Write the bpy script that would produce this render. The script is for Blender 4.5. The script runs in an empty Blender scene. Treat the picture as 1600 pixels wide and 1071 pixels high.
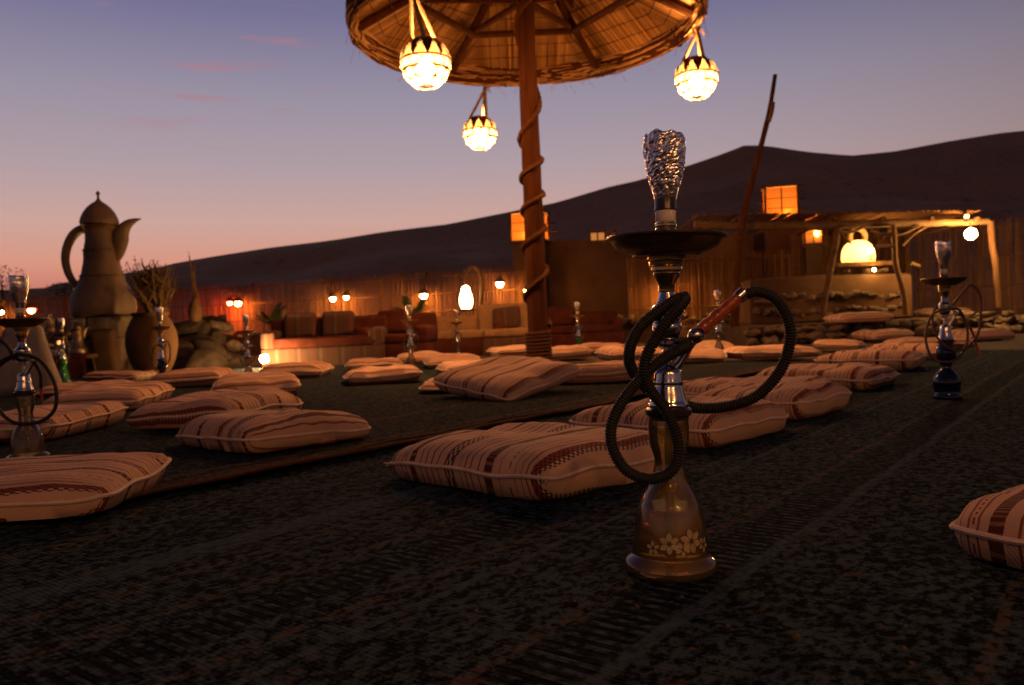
import bpy, bmesh, math, random
from mathutils import Vector, Matrix, Quaternion, noise

# ------------------------------------------------------------------ camera
SC = bpy.context.scene
COL = SC.collection
R = math.radians
F = 1250.0                       # focal length in pixels of the 1600 px wide photograph
CAM = Vector((0.0, 0.0, 0.46))
PITCH, ROLL = math.atan(29.5 / F), R(2.35)
FW = Vector((0, math.cos(PITCH), -math.sin(PITCH)))
U0 = Vector((0, math.sin(PITCH), math.cos(PITCH)))
R0 = Vector((1, 0, 0))
RT = R0 * math.cos(ROLL) - U0 * math.sin(ROLL)
UP = U0 * math.cos(ROLL) + R0 * math.sin(ROLL)
cam_d = bpy.data.cameras.new('camera')
cam = bpy.data.objects.new('camera', cam_d)
COL.objects.link(cam)
M = Matrix(((RT.x, UP.x, -FW.x, CAM.x), (RT.y, UP.y, -FW.y, CAM.y), (RT.z, UP.z, -FW.z, CAM.z), (0, 0, 0, 1)))
cam.matrix_world = M
cam_d.sensor_width = 23.6
cam_d.lens = F / 1600 * 23.6
cam_d.clip_end = 3000
cam_d.clip_start = 0.02
cam_d.dof.use_dof = True
cam_d.dof.focus_distance = 1.5
cam_d.dof.aperture_fstop = 4.0
SC.camera = cam

# ------------------------------------------------------------------ exposure
SC.view_settings.view_transform = 'Standard'
SC.view_settings.look = 'None'
SC.view_settings.exposure = 0.0
SC.view_settings.gamma = 1.0
SC.cycles.use_denoising = True
SC.cycles.max_bounces = 10
SC.cycles.transmission_bounces = 8
SC.cycles.transparent_max_bounces = 12
SC.cycles.sample_clamp_indirect = 8.0
SC.cycles.caustics_reflective = False
SC.cycles.caustics_refractive = False


def lin(r, g, b, k=1.0):
    def c(v):
        v /= 255.0
        return (v / 12.92 if v <= 0.04045 else ((v + 0.055) / 1.055) ** 2.4) * k
    return (c(r), c(g), c(b), 1.0)


# ------------------------------------------------------------------ dusk sky
W = bpy.data.worlds.new('World')
SC.world = W
W.use_nodes = True
nt = W.node_tree
nt.nodes.clear()
N = nt.nodes.new
L = nt.links.new


def wmath(op, a, b=None, c=None, clamp=False):
    n = N('ShaderNodeMath')
    n.operation = op
    n.use_clamp = clamp
    for i, v in enumerate((a, b, c)):
        if v is None:
            continue
        if isinstance(v, (int, float)):
            n.inputs[i].default_value = v
        else:
            L(v, n.inputs[i])
    return n.outputs[0]


def wramp(fac, stops):
    n = N('ShaderNodeValToRGB')
    e = n.color_ramp.elements
    while len(e) < len(stops):
        e.new(0.5)
    for el, (p, c) in zip(e, stops):
        el.position = p
        el.color = c
    L(fac, n.inputs[0])
    return n.outputs[0]


def wmix(fac, a, b, mode='MIX'):
    n = N('ShaderNodeMix')
    n.data_type = 'RGBA'
    n.blend_type = mode
    for s, v in ((0, fac), (6, a), (7, b)):
        if isinstance(v, (int, float, tuple)):
            n.inputs[s].default_value = v
        else:
            L(v, n.inputs[s])
    return n.outputs[2]


tc = N('ShaderNodeTexCoord')
sx = N('ShaderNodeSeparateXYZ')
L(tc.outputs['Generated'], sx.inputs[0])
X, Y, Z = sx.outputs
SUNSET = R(-16)
hor = wmath('SQRT', wmath('ADD', wmath('MULTIPLY', X, X), wmath('MULTIPLY', Y, Y)))
s_az = wmath('DIVIDE', wmath('ADD', wmath('MULTIPLY', X, math.sin(SUNSET)), wmath('MULTIPLY', Y, math.cos(SUNSET))), wmath('MAXIMUM', hor, 0.001))
elev = wmath('MAXIMUM', Z, 0.0)
west = wramp(elev, [(0.0, lin(164, 82, 82)), (0.045, lin(196, 110, 96)), (0.085, lin(214, 148, 126)), (0.13, lin(202, 162, 152)),
                    (0.19, lin(176, 156, 162)), (0.27, lin(152, 143, 160)), (0.36, lin(116, 112, 146)), (0.6, lin(50, 53, 90)), (1.0, lin(28, 30, 50))])
east = wramp(elev, [(0.0, lin(88, 62, 54)), (0.1, lin(122, 90, 80)), (0.2, lin(112, 93, 94)), (0.36, lin(66, 62, 82)), (0.6, lin(40, 41, 62)), (1.0, lin(28, 30, 50))])
mr = N('ShaderNodeMapRange')
mr.interpolation_type = 'SMOOTHSTEP'
L(s_az, mr.inputs[0])
mr.inputs[1].default_value = 0.25
mr.inputs[2].default_value = 1.0
sky = wmix(mr.outputs[0], east, west)
# a few thin pink cloud streaks
mp = N('ShaderNodeMapping')
mp.inputs['Scale'].default_value = (5.0, 5.0, 42.0)
L(tc.outputs['Generated'], mp.inputs[0])
nz = N('ShaderNodeTexNoise')
nz.inputs['Scale'].default_value = 1.3
nz.inputs['Detail'].default_value = 4.0
nz.inputs['Roughness'].default_value = 0.55
L(mp.outputs[0], nz.inputs['Vector'])
cl = wramp(nz.outputs[0], [(0.565, (0, 0, 0, 1)), (0.72, (1, 1, 1, 1))])
cdir = Vector((-.36, 1.0, .375)).normalized()      # the small bank of afterglow cloud
vd = N('ShaderNodeVectorMath')
vd.operation = 'DOT_PRODUCT'
L(tc.outputs['Generated'], vd.inputs[0])
vd.inputs[1].default_value = cdir
band = wramp(vd.outputs['Value'], [(.988, (0, 0, 0, 1)), (.998, (.8, .8, .8, 1))])
clf = wmath('MULTIPLY', cl, band)
sky = wmix(clf, sky, lin(176, 122, 132))
below = wmath('GREATER_THAN', Z, -0.02)
sky = wmix(below, lin(30, 20, 18), sky)
bg = N('ShaderNodeBackground')
L(sky, bg.inputs[0])
bg.inputs[1].default_value = 1.03
out = N('ShaderNodeOutputWorld')
L(bg.outputs[0], out.inputs[0])


# ------------------------------------------------------------------ helpers: picking points of the place
def ray(px, py):
    return (FW + RT * ((px - 800) / F) - UP * ((py - 535.5) / F)).normalized()


def G(px, py, z=0.0):
    d = ray(px, py)
    return CAM + d * ((z - CAM.z) / d.z)


def D(px, py, y):
    d = ray(px, py)
    return CAM + d * ((y - CAM.y) / d.y)


# ------------------------------------------------------------------ helpers: materials
MATS = {}


class NT:
    def __init__(s, name):
        s.m = bpy.data.materials.new(name)
        s.m.use_nodes = True
        s.t = s.m.node_tree
        s.b = s.t.nodes['Principled BSDF']
        s.o = s.t.nodes['Material Output']

    def n(s, typ, **kw):
        x = s.t.nodes.new(typ)
        for k, v in kw.items():
            setattr(x, k, v)
        return x

    def l(s, a, b):
        s.t.links.new(a, b)

    def put(s, sock, v):
        if isinstance(v, (int, float)):
            sock.default_value = v
        elif isinstance(v, tuple):
            sock.default_value = v
        else:
            s.l(v, sock)

    def math(s, op, a, b=None, c=None, clamp=False):
        x = s.n('ShaderNodeMath', operation=op, use_clamp=clamp)
        for i, v in enumerate((a, b, c)):
            if v is not None:
                s.put(x.inputs[i], v)
        return x.outputs[0]

    def mix(s, f, a, b, mode='MIX'):
        x = s.n('ShaderNodeMix', data_type='RGBA', blend_type=mode)
        s.put(x.inputs[0], f)
        s.put(x.inputs[6], a)
        s.put(x.inputs[7], b)
        return x.outputs[2]

    def ramp(s, f, stops, interp='LINEAR'):
        x = s.n('ShaderNodeValToRGB')
        x.color_ramp.interpolation = interp
        e = x.color_ramp.elements
        while len(e) < len(stops):
            e.new(0.5)
        for el, (p, c) in zip(e, stops):
            el.position = p
            el.color = c if isinstance(c, tuple) else (c, c, c, 1)
        s.l(f, x.inputs[0])
        return x.outputs[0]

    def coord(s, which='Object', scale=(1, 1, 1), rot=(0, 0, 0)):
        t = s.n('ShaderNodeTexCoord')
        m = s.n('ShaderNodeMapping')
        m.inputs['Scale'].default_value = scale
        m.inputs['Rotation'].default_value = rot
        s.l(t.outputs[which], m.inputs[0])
        return m.outputs[0]

    def noise(s, vec, scale, detail=4, rough=0.55):
        x = s.n('ShaderNodeTexNoise')
        x.inputs['Scale'].default_value = scale
        x.inputs['Detail'].default_value = detail
        x.inputs['Roughness'].default_value = rough
        s.l(vec, x.inputs['Vector'])
        return x.outputs[0]

    def bump(s, h, strength=0.4, dist=0.01):
        x = s.n('ShaderNodeBump')
        x.inputs['Strength'].default_value = strength
        x.inputs['Distance'].default_value = dist
        s.l(h, x.inputs['Height'])
        s.l(x.outputs[0], s.b.inputs['Normal'])

    def base(s, v):
        s.put(s.b.inputs['Base Color'], v)

    def set(s, **kw):
        for k, v in kw.items():
            s.b.inputs[k.replace('_', ' ')].default_value = v


def rgb(r, g, b):
    return (r, g, b, 1.0)


def rough_mat(name, c1, c2, scale=6.0, bump=0.3, dist=0.01, rough=0.85, detail=5, stretch=(1, 1, 1)):
    t = NT(name)
    v = t.coord('Object', stretch)
    n = t.noise(v, scale, detail)
    t.base(t.ramp(n, [(0.3, c1), (0.7, c2)]))
    n2 = t.noise(v, scale * 5, 3)
    t.bump(n2, bump, dist)
    t.set(Roughness=rough)
    t.b.inputs['Specular IOR Level'].default_value = .5 if rough < .75 else .08
    MATS[name] = t.m
    return t.m


def island_mat(name, c1, c2, rough=0.8, noise_scale=None):
    t = NT(name)
    g = t.n('ShaderNodeNewGeometry')
    c = t.ramp(g.outputs['Random Per Island'], [(0.0, c1), (1.0, c2)])
    if noise_scale:
        c = t.mix(t.math('MULTIPLY', t.noise(t.coord(), noise_scale, 3), 0.7), c, rgb(c1[0] * .35, c1[1] * .35, c1[2] * .35))
    t.base(c)
    t.set(Roughness=rough)
    t.b.inputs['Specular IOR Level'].default_value = .12
    MATS[name] = t.m
    return t.m


def metal(name, c, rough=0.2, spots=True):
    t = NT(name)
    n = t.noise(t.coord('Object'), 40, 4)
    t.base(t.mix(n, c, rgb(c[0] * .6, c[1] * .55, c[2] * .5)))
    t.l(t.ramp(n, [(0.3, rough * .7), (0.75, min(1, rough * 1.8))]), t.b.inputs['Roughness'])
    t.set(Metallic=1.0)
    MATS[name] = t.m
    return t.m


def emis(name, c, strength):
    t = NT(name)
    e = t.n('ShaderNodeEmission')
    e.inputs[0].default_value = c
    e.inputs[1].default_value = strength
    t.l(e.outputs[0], t.o.inputs[0])
    MATS[name] = t.m
    return t.m


def thin_glass(name, tint, body=None, body_amt=0.0, rough=0.03, ior=1.5):
    t = NT(name)
    tr = t.n('ShaderNodeBsdfTransparent')
    tr.inputs[0].default_value = tint
    gl = t.n('ShaderNodeBsdfGlossy')
    gl.inputs['Roughness'].default_value = rough
    fr = t.n('ShaderNodeFresnel')
    fr.inputs[0].default_value = ior
    sh = tr.outputs[0]
    if body is not None:
        df = t.n('ShaderNodeBsdfTranslucent')
        df.inputs[0].default_value = body
        d2 = t.n('ShaderNodeBsdfDiffuse')
        d2.inputs[0].default_value = body
        ad = t.n('ShaderNodeMixShader')
        t.l(df.outputs[0], ad.inputs[1])
        t.l(d2.outputs[0], ad.inputs[2])
        mx = t.n('ShaderNodeMixShader')
        mx.inputs[0].default_value = body_amt
        t.l(tr.outputs[0], mx.inputs[1])
        t.l(ad.outputs[0], mx.inputs[2])
        sh = mx.outputs[0]
    m = t.n('ShaderNodeMixShader')
    t.l(fr.outputs[0], m.inputs[0])
    t.l(sh, m.inputs[1])
    t.l(gl.outputs[0], m.inputs[2])
    t.l(m.outputs[0], t.o.inputs[0])
    MATS[name] = t.m
    return t.m


# ------------------------------------------------------------------ helpers: meshes and objects
class MB:
    def __init__(s):
        s.v, s.f, s.uv = [], [], []

    def add(s, vs, fs):
        o = len(s.v)
        s.v += [tuple(p) for p in vs]
        s.f += [tuple(i + o for i in f) for f in fs]
        return s

    def box(s, c, d, rot=None):
        vs = []
        for z in (-.5, .5):
            for (x, y) in ((-.5, -.5), (.5, -.5), (.5, .5), (-.5, .5)):
                p = Vector((x * d[0], y * d[1], z * d[2]))
                if rot is not None:
                    p = rot @ p
                vs.append(p + Vector(c))
        return s.add(vs, [(3, 2, 1, 0), (4, 5, 6, 7), (0, 1, 5, 4), (1, 2, 6, 5), (2, 3, 7, 6), (3, 0, 4, 7)])

    def lathe(s, prof, seg=32, c=(0, 0, 0), mat=None):
        vs, fs = [], []
        n = len(prof)
        for (r, z) in prof:
            for k in range(seg):
                a = 2 * math.pi * k / seg
                p = Vector((r * math.cos(a), r * math.sin(a), z))
                if mat is not None:
                    p = mat @ p
                vs.append(p + Vector(c))
        for i in range(n - 1):
            for k in range(seg):
                k2 = (k + 1) % seg
                fs.append((i * seg + k, i * seg + k2, (i + 1) * seg + k2, (i + 1) * seg + k))
        if prof[0][0] > 1e-5:
            fs.append(tuple(range(seg - 1, -1, -1)))
        if prof[-1][0] > 1e-5:
            fs.append(tuple((n - 1) * seg + k for k in range(seg)))
        return s.add(vs, fs)

    def lathe_open(s, prof, seg=32):
        o = len(s.f)
        s.lathe(prof, seg)
        s.f = [f for f in s.f if len(f) <= 4 or seg <= 4]
        return s

    def tube(s, pts, rad, seg=8, cap=True):
        pts = [Vector(p) for p in pts]
        n = len(pts)
        if not isinstance(rad, (list, tuple)):
            rad = [rad] * n
        t0 = (pts[1] - pts[0]).normalized()
        ref = Vector((0, 0, 1)) if abs(t0.z) < .9 else Vector((1, 0, 0))
        nv = t0.cross(ref).normalized()
        vs, fs = [], []
        pt = t0
        for i in range(n):
            t = (pts[min(i + 1, n - 1)] - pts[max(i - 1, 0)])
            if t.length < 1e-9:
                t = pt.copy()
            t.normalize()
            q = pt.rotation_difference(t)
            nv = (q @ nv)
            nv = (nv - t * nv.dot(t)).normalized()
            b = t.cross(nv)
            for k in range(seg):
                a = 2 * math.pi * k / seg
                vs.append(pts[i] + (nv * math.cos(a) + b * math.sin(a)) * rad[i])
            pt = t
        for i in range(n - 1):
            for k in range(seg):
                k2 = (k + 1) % seg
                fs.append((i * seg + k, i * seg + k2, (i + 1) * seg + k2, (i + 1) * seg + k))
        if cap:
            fs.append(tuple(range(seg - 1, -1, -1)))
            fs.append(tuple((n - 1) * seg + k for k in range(seg)))
        return s.add(vs, fs)

    def mesh(s, name, sharp=35, smooth=True):
        me = bpy.data.meshes.new(name)
        me.from_pydata(s.v, [], s.f)
        me.update()
        if smooth:
            me.shade_smooth()
            me.set_sharp_from_angle(angle=R(sharp))
        return me

    def build(s, name, mat, parent=None, sharp=35, smooth=True):
        return link(name, s.mesh(name, sharp, smooth), mat, parent)


def link(name, me, mat, parent=None):
    if mat is not None and not me.materials:
        me.materials.append(MATS[mat] if isinstance(mat, str) else mat)
    o = bpy.data.objects.new(name, me)
    COL.objects.link(o)
    if parent is not None:
        o.parent = parent
    return o


def tag(o, label, cat, group=None):
    o['label'] = label
    o['category'] = cat
    if group:
        o['group'] = group
    return o


def thing(name, label, cat, loc=(0, 0, 0), rz=0.0, group=None, rot=None):
    o = bpy.data.objects.new(name, None)
    o.empty_display_size = 0.1
    COL.objects.link(o)
    o.location = loc
    o.rotation_euler = rot if rot is not None else (0, 0, rz)
    return tag(o, label, cat, group)


def struct(name, mb, mat, smooth=True):
    o = mb.build(name, mat, smooth=smooth) if isinstance(mb, MB) else link(name, mb, mat)
    o['kind'] = 'structure'
    return o


def rbox(d, bev=0.03, seg=3, jitter=0.0, seed=0):
    bm = bmesh.new()
    bmesh.ops.create_cube(bm, size=1.0)
    for v in bm.verts:
        v.co = Vector((v.co.x * d[0], v.co.y * d[1], v.co.z * d[2]))
    bmesh.ops.bevel(bm, geom=bm.edges[:], offset=bev, segments=seg, profile=0.6, affect='EDGES')
    if jitter:
        bmesh.ops.subdivide_edges(bm, edges=bm.edges[:], cuts=1, use_grid_fill=True)
        for v in bm.verts:
            v.co += noise.noise_vector(v.co * 4 + Vector((seed * 7.1, 0, 0))) * jitter
    me = bpy.data.meshes.new('rounded')
    bm.to_mesh(me)
    bm.free()
    me.shade_smooth()
    me.set_sharp_from_angle(angle=R(40))
    return me


def place(o, loc=(0, 0, 0), rot=(0, 0, 0), scale=None):
    o.location = loc
    o.rotation_euler = rot
    if scale:
        o.scale = scale
    return o


def spline(pts, step, closed=False):
    pts = [Vector(p) for p in pts]
    P = [pts[0] * 2 - pts[1]] + pts + [pts[-1] * 2 - pts[-2]]
    dense = []
    for i in range(1, len(P) - 2):
        p0, p1, p2, p3 = P[i - 1], P[i], P[i + 1], P[i + 2]
        for k in range(24):
            t = k / 24
            dense.append(0.5 * ((2 * p1) + (p2 - p0) * t + (2 * p0 - 5 * p1 + 4 * p2 - p3) * t * t + (3 * p1 - p0 - 3 * p2 + p3) * t ** 3))
    dense.append(pts[-1])
    outp = [dense[0]]
    acc = 0.0
    for a, b in zip(dense, dense[1:]):
        seg = (b - a).length
        while acc + seg >= step and seg > 1e-9:
            a = a + (b - a) * ((step - acc) / seg)
            outp.append(a.copy())
            seg = (b - a).length
            acc = 0.0
        acc += seg
    return outp


# ------------------------------------------------------------------ materials of the place
rough_mat('sand', rgb(.045, .028, .018), rgb(.085, .054, .034), 3.0, .4, .02, .95)
t = NT('dune')
v = t.coord('Object')
n = t.noise(v, .06, 5)
c = t.ramp(n, [(.3, rgb(.42, .18, .065)), (.7, rgb(.55, .25, .095))])
n2 = t.noise(v, .9, 3, .6)
t.base(t.mix(t.ramp(n2, [(.56, 0), (.70, .55)]), c, rgb(.06, .05, .035)))
t.bump(t.noise(v, 1.5, 5), .6, .15)
t.set(Roughness=1.0)
MATS['dune'] = t.m

# dark patterned carpet: black mottling on slate, stripes along its length (object y)
THETA = math.atan2(966, 1250)


def carpet_mat(name, ground, dark, tan, lines):
    t = NT(name)
    v = t.coord('Object')
    s = t.n('ShaderNodeSeparateXYZ')
    t.l(v, s.inputs[0])
    n1 = t.noise(t.coord('Object', (1, .75, 1)), 52, 5, .68)
    n2 = t.noise(t.coord('Object', (1, .8, 1)), 95, 3, .6)
    n3 = t.noise(v, 5, 3, .6)
    blot = t.ramp(t.math('ADD', t.math('MULTIPLY', n1, .75), t.math('MULTIPLY', n2, .3)), [(.475, 0), (.585, 1)])
    c = t.mix(blot, dark, t.mix(n3, ground, rgb(ground[0] * .55, ground[1] * .6, ground[2] * .6)))
    flower = t.ramp(t.noise(t.coord('Object', (1, 1, 1)), 9.5, 2, .5), [(.66, 0), (.70, 1)])
    spot = t.ramp(t.noise(t.coord('Object', (1, 1, 1.3)), 38, 2, .5), [(.52, 0), (.58, 1)])
    c = t.mix(t.math('MULTIPLY', flower, t.math('MULTIPLY', spot, .4)), c, rgb(.12, .05, .03))
    wob = t.math('MULTIPLY', t.math('SUBTRACT', t.noise(t.coord('Object'), 2.5, 2), .5), .035)
    xx = t.math('ADD', s.outputs[0], wob)
    fray = t.ramp(t.noise(v, 55, 3), [(.42, .0), (.62, 1)])
    for (x0, w, kind) in lines:
        d = t.math('ABSOLUTE', t.math('SUBTRACT', xx, x0))
        m = t.ramp(t.math('DIVIDE', d, w), [(.35, 1), (.5, 0)])
        if kind == 'tan':
            c = t.mix(t.math('MULTIPLY', m, t.math('MULTIPLY', fray, .65)), c, tan)
        elif kind == 'grey':
            c = t.mix(t.math('MULTIPLY', m, t.math('ADD', .35, t.math('MULTIPLY', fray, .45))), c, ground)
        else:
            w_ = t.math('GREATER_THAN', t.math('FRACT', t.math('MULTIPLY', s.outputs[1], 38)), .5)
            c = t.mix(t.math('MULTIPLY', m, .85), c, t.mix(t.math('MULTIPLY', w_, fray), dark, ground))
    t.base(c)
    hgt = t.math('ADD', t.math('MULTIPLY', blot, .7), t.math('ADD', t.noise(v, 300, 2), t.math('MULTIPLY', t.math('SINE', t.math('MULTIPLY', s.outputs[1], 620)), .35)))
    t.bump(hgt, .7, .006)
    t.set(Roughness=1.0)
    t.b.inputs['Specular IOR Level'].default_value = .02
    MATS[name] = t.m


carpet_mat('carpet_dark', rgb(.050, .072, .086), rgb(.0028, .0038, .0048), rgb(.095, .070, .050),
           [(-1.55, .10, 'grey'), (-1.25, .03, 'tan'), (-1.0, .025, 'tan'), (-.92, .02, 'grey'), (-.68, .026, 'tan'), (-.60, .12, 'ladder'), (-.53, .03, 'grey'),
            (-1.86, .02, 'tan'), (.30, .03, 'tan'), (.40, .12, 'ladder'), (-.15, .02, 'tan'), (-.07, .10, 'ladder'), (-1.12, .10, 'ladder'), (-1.42, .03, 'tan'), (-2.0, .02, 'tan')])
carpet_mat('carpet_green', rgb(.048, .054, .056), rgb(.006, .007, .008), rgb(.12, .06, .025), [(-2.22, .16, 'tan'), (-2.36, .05, 'tan'), (-2.9, .04, 'tan')])

# striped cushion cloth
t = NT('cushion_cloth')
uvn = t.n('ShaderNodeUVMap')
oi = t.n('ShaderNodeObjectInfo')
su = t.n('ShaderNodeSeparateXYZ')
t.l(uvn.outputs[0], su.inputs[0])
wv = t.math('MULTIPLY', t.math('SUBTRACT', t.noise(t.coord('UV', (3, 3, 3)), 2.0, 2), .5), .012)
u = t.math('FRACT', t.math('ADD', t.math('ADD', su.outputs[0], wv), t.math('MULTIPLY', oi.outputs['Object Index'], .01)))
vv = su.outputs[1]
CRE, LINE, BRN, RED, BLK = rgb(.53, .33, .215), rgb(.18, .04, .02), rgb(.075, .020, .011), rgb(.28, .045, .02), rgb(.022, .014, .013)


def lines_ramp(t, u, spans, on=1.0):
    st = [(0.0, 0.0)]
    for a, b in spans:
        st += [(a, on), (b, 0.0)]
    return t.ramp(u, st, 'CONSTANT')


thin = lines_ramp(t, u, [(.11, .116), (.14, .146), (.17, .176), (.28, .286), (.315, .321), (.35, .356), (.385, .391), (.52, .526), (.55, .556), (.58, .586), (.625, .631), (.74, .746), (.825, .831), (.86, .866), (.89, .896)])
dash = lines_ramp(t, u, [(.155, .162), (.79, .80), (.62, .626)])
brown = lines_ramp(t, u, [(.205, .243), (.66, .703)])
chk = lines_ramp(t, u, [(.03, .075), (.43, .485), (.915, .972)])
chr_ = lines_ramp(t, u, [(.03, .042), (.063, .075), (.43, .442), (.473, .485), (.915, .952)])
half = t.math('GREATER_THAN', t.math('FRACT', t.math('MULTIPLY', vv, 34)), .5)
rowp = t.math('GREATER_THAN', t.math('FRACT', t.math('MULTIPLY', u, 43)), .5)
chkp = t.math('ABSOLUTE', t.math('SUBTRACT', half, rowp))
tick = t.math('GREATER_THAN', t.math('FRACT', t.math('MULTIPLY', vv, 60)), .35)
soil = t.noise(t.coord('Object'), 7, 4)
c = t.mix(t.math('MULTIPLY', soil, t.math('ADD', .25, t.math('MULTIPLY', oi.outputs['Random'], .5))), CRE, rgb(.36, .21, .14))
c = t.mix(t.math('MULTIPLY', thin, .92), c, LINE)
c = t.mix(t.math('MULTIPLY', dash, half), c, LINE)
c = t.mix(brown, c, t.mix(tick, rgb(.23, .09, .05), BRN))
c = t.mix(t.math('MULTIPLY', chk, t.math('MULTIPLY', chkp, .93)), c, BLK)
c = t.mix(t.math('MULTIPLY', chr_, t.math('SUBTRACT', 1.0, chkp)), c, RED)
t.base(c)
wvx = t.math('SINE', t.math('MULTIPLY', su.outputs[0], 900))
wvy = t.math('SINE', t.math('MULTIPLY', t.math('ADD', vv, t.math('MULTIPLY', su.outputs[0], .5)), 900))
t.bump(t.math('ADD', t.math('MULTIPLY', wvx, wvy), t.math('MULTIPLY', soil, 2.0)), .35, .002)
t.set(Roughness=.92)
t.b.inputs['Specular IOR Level'].default_value = .2
MATS['cushion_cloth'] = t.m

rough_mat('piping_cloth', rgb(.52, .36, .27), rgb(.66, .50, .40), 30, .4, .002, .9)
rough_mat('oven_clay', rgb(.36, .23, .11), rgb(.5, .33, .17), 6, .4, .01, .85)
rough_mat('dark_rock', rgb(.02, .014, .010), rgb(.05, .034, .024), 5, .7, .02, .9)
rough_mat('clay', rgb(.045, .023, .010), rgb(.115, .06, .028), 1.8, .4, .01, .85)
rough_mat('ewer_clay', rgb(.055, .030, .012), rgb(.17, .10, .044), 1.6, .35, .01, .6)
rough_mat('stone', rgb(.07, .046, .03), rgb(.17, .12, .08), 5, .7, .02, .9)
rough_mat('mud_wall', rgb(.06, .03, .016), rgb(.105, .055, .03), 1.2, .5, .02, .95)
rough_mat('wood', rgb(.05, .024, .011), rgb(.13, .064, .03), 5, .5, .006, .8, 5, (4, 4, .5))
rough_mat('post_wood', rgb(.034, .010, .003), rgb(.07, .022, .007), 4, .6, .01, .85, 5, (5, 5, .6))
rough_mat('branch', rgb(.09, .05, .022), rgb(.16, .09, .045), 8, .5, .01, .85)
rough_mat('rope', rgb(.05, .02, .008), rgb(.10, .042, .018), 60, .7, .004, .9)
rough_mat('cord', rgb(.16, .09, .045), rgb(.26, .16, .08), 60, .6, .002, .9)
island_mat('reed', rgb(.09, .036, .012), rgb(.25, .115, .042), .8, 3.0)
island_mat('thatch', rgb(.22, .10, .030), rgb(.52, .28, .095), .75, 5.0)
island_mat('straw', rgb(.20, .10, .04), rgb(.46, .27, .11), .8)
island_mat('leaf', rgb(.025, .045, .012), rgb(.075, .11, .03), .7)
island_mat('dry_stem', rgb(.05, .027, .010), rgb(.12, .07, .032), .85)
island_mat('scrub', rgb(.02, .018, .012), rgb(.05, .045, .025), .9)
metal('brass', rgb(.62, .46, .25), .18)
metal('steel', rgb(.62, .62, .64), .16)
metal('copper_tray', rgb(.30, .21, .12), .38)
rough_mat('black_rubber', rgb(.004, .0035, .003), rgb(.009, .008, .007), 20, .3, .001, .7)
rough_mat('hose_brown', rgb(.05, .014, .007), rgb(.09, .026, .013), 20, .3, .001, .5)
rough_mat('white_grommet', rgb(.5, .44, .38), rgb(.68, .62, .55), 20, .3, .001, .6)
rough_mat('dark_band', rgb(.012, .008, .007), rgb(.03, .018, .014), 30, .3, .001, .3)
rough_mat('white_cloth', rgb(.13, .11, .105), rgb(.20, .17, .16), 5, .4, .01, .9)
rough_mat('flower_print', rgb(.24, .19, .10), rgb(.36, .29, .17), 60, .2, .0005, .6)
rough_mat('red_cloth', rgb(.04, .011, .007), rgb(.075, .02, .012), 8, .4, .01, .95)
rough_mat('tan_cloth', rgb(.18, .10, .05), rgb(.26, .155, .08), 8, .4, .01, .95)

t = NT('plaid')
s = t.n('ShaderNodeSeparateXYZ')
t.l(t.coord('Object'), s.inputs[0])
sa = t.math('FRACT', t.math('MULTIPLY', s.outputs[0], 3.6))
c = t.ramp(sa, [(0, rgb(.045, .010, .005)), (.3, rgb(.022, .020, .012)), (.45, rgb(.055, .014, .006)), (.72, rgb(.015, .010, .009)), (.86, rgb(.06, .045, .022))], 'CONSTANT')
t.base(t.mix(t.math('MULTIPLY', t.noise(t.coord(), 30, 3), .6), c, rgb(.10, .04, .02)))
t.set(Roughness=.95)
MATS['plaid'] = t.m

t = NT('foil')
n = t.noise(t.coord('Object', (1, 1, 1)), 160, 4, .6)
t.bump(n, .35, .003)
t.base(rgb(.90, .84, .82))
t.set(Metallic=1.0, Roughness=.27)
MATS['foil'] = t.m

t = NT('amber_handle')
n = t.noise(t.coord('Object', (1, 1, 1)), 80, 4)
t.base(t.ramp(n, [(.3, rgb(.20, .035, .008)), (.7, rgb(.42, .10, .02))]))
t.set(Roughness=.18)
t.b.inputs['Coat Weight'].default_value = .6
MATS['amber_handle'] = t.m

thin_glass('glass_amber', rgb(.97, .92, .76), rgb(.72, .52, .20), .14, .02, 1.6)
thin_glass('glass_clear', rgb(.74, .68, .54), rgb(.5, .42, .28), .14, .03, 1.6)
thin_glass('glass_blue', rgb(.05, .10, .30), rgb(.008, .03, .16), .25, .03, 1.6)
thin_glass('glass_green', rgb(.10, .5, .14), rgb(.02, .30, .05), .3, .03, 1.6)
thin_glass('hookah_water', rgb(.88, .74, .50), rgb(.55, .38, .18), .12, .02, 1.33)

t = NT('glow_clay')
tl = t.n('ShaderNodeBsdfTranslucent')
tl.inputs[0].default_value = rgb(.62, .44, .2)
df = t.n('ShaderNodeBsdfDiffuse')
df.inputs[0].default_value = rgb(.5, .34, .16)
mx = t.n('ShaderNodeMixShader')
mx.inputs[0].default_value = .5
t.l(tl.outputs[0], mx.inputs[1])
t.l(df.outputs[0], mx.inputs[2])
t.l(mx.outputs[0], t.o.inputs[0])
MATS['glow_clay'] = t.m
emis('bulb_inside', rgb(1.0, .66, .28), 420)

t = NT('hookah_water_clear')
gl0 = t.n('ShaderNodeBsdfGlass')
gl0.inputs['Color'].default_value = rgb(.86, .68, .40)
gl0.inputs['IOR'].default_value = 1.33
gl0.inputs['Roughness'].default_value = .04
df0 = t.n('ShaderNodeBsdfDiffuse')
df0.inputs[0].default_value = rgb(.42, .30, .10)
mx0 = t.n('ShaderNodeMixShader')
mx0.inputs[0].default_value = .15
t.l(gl0.outputs[0], mx0.inputs[1])
t.l(df0.outputs[0], mx0.inputs[2])
t.l(mx0.outputs[0], t.o.inputs[0])
MATS['hookah_water_clear'] = t.m

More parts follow.
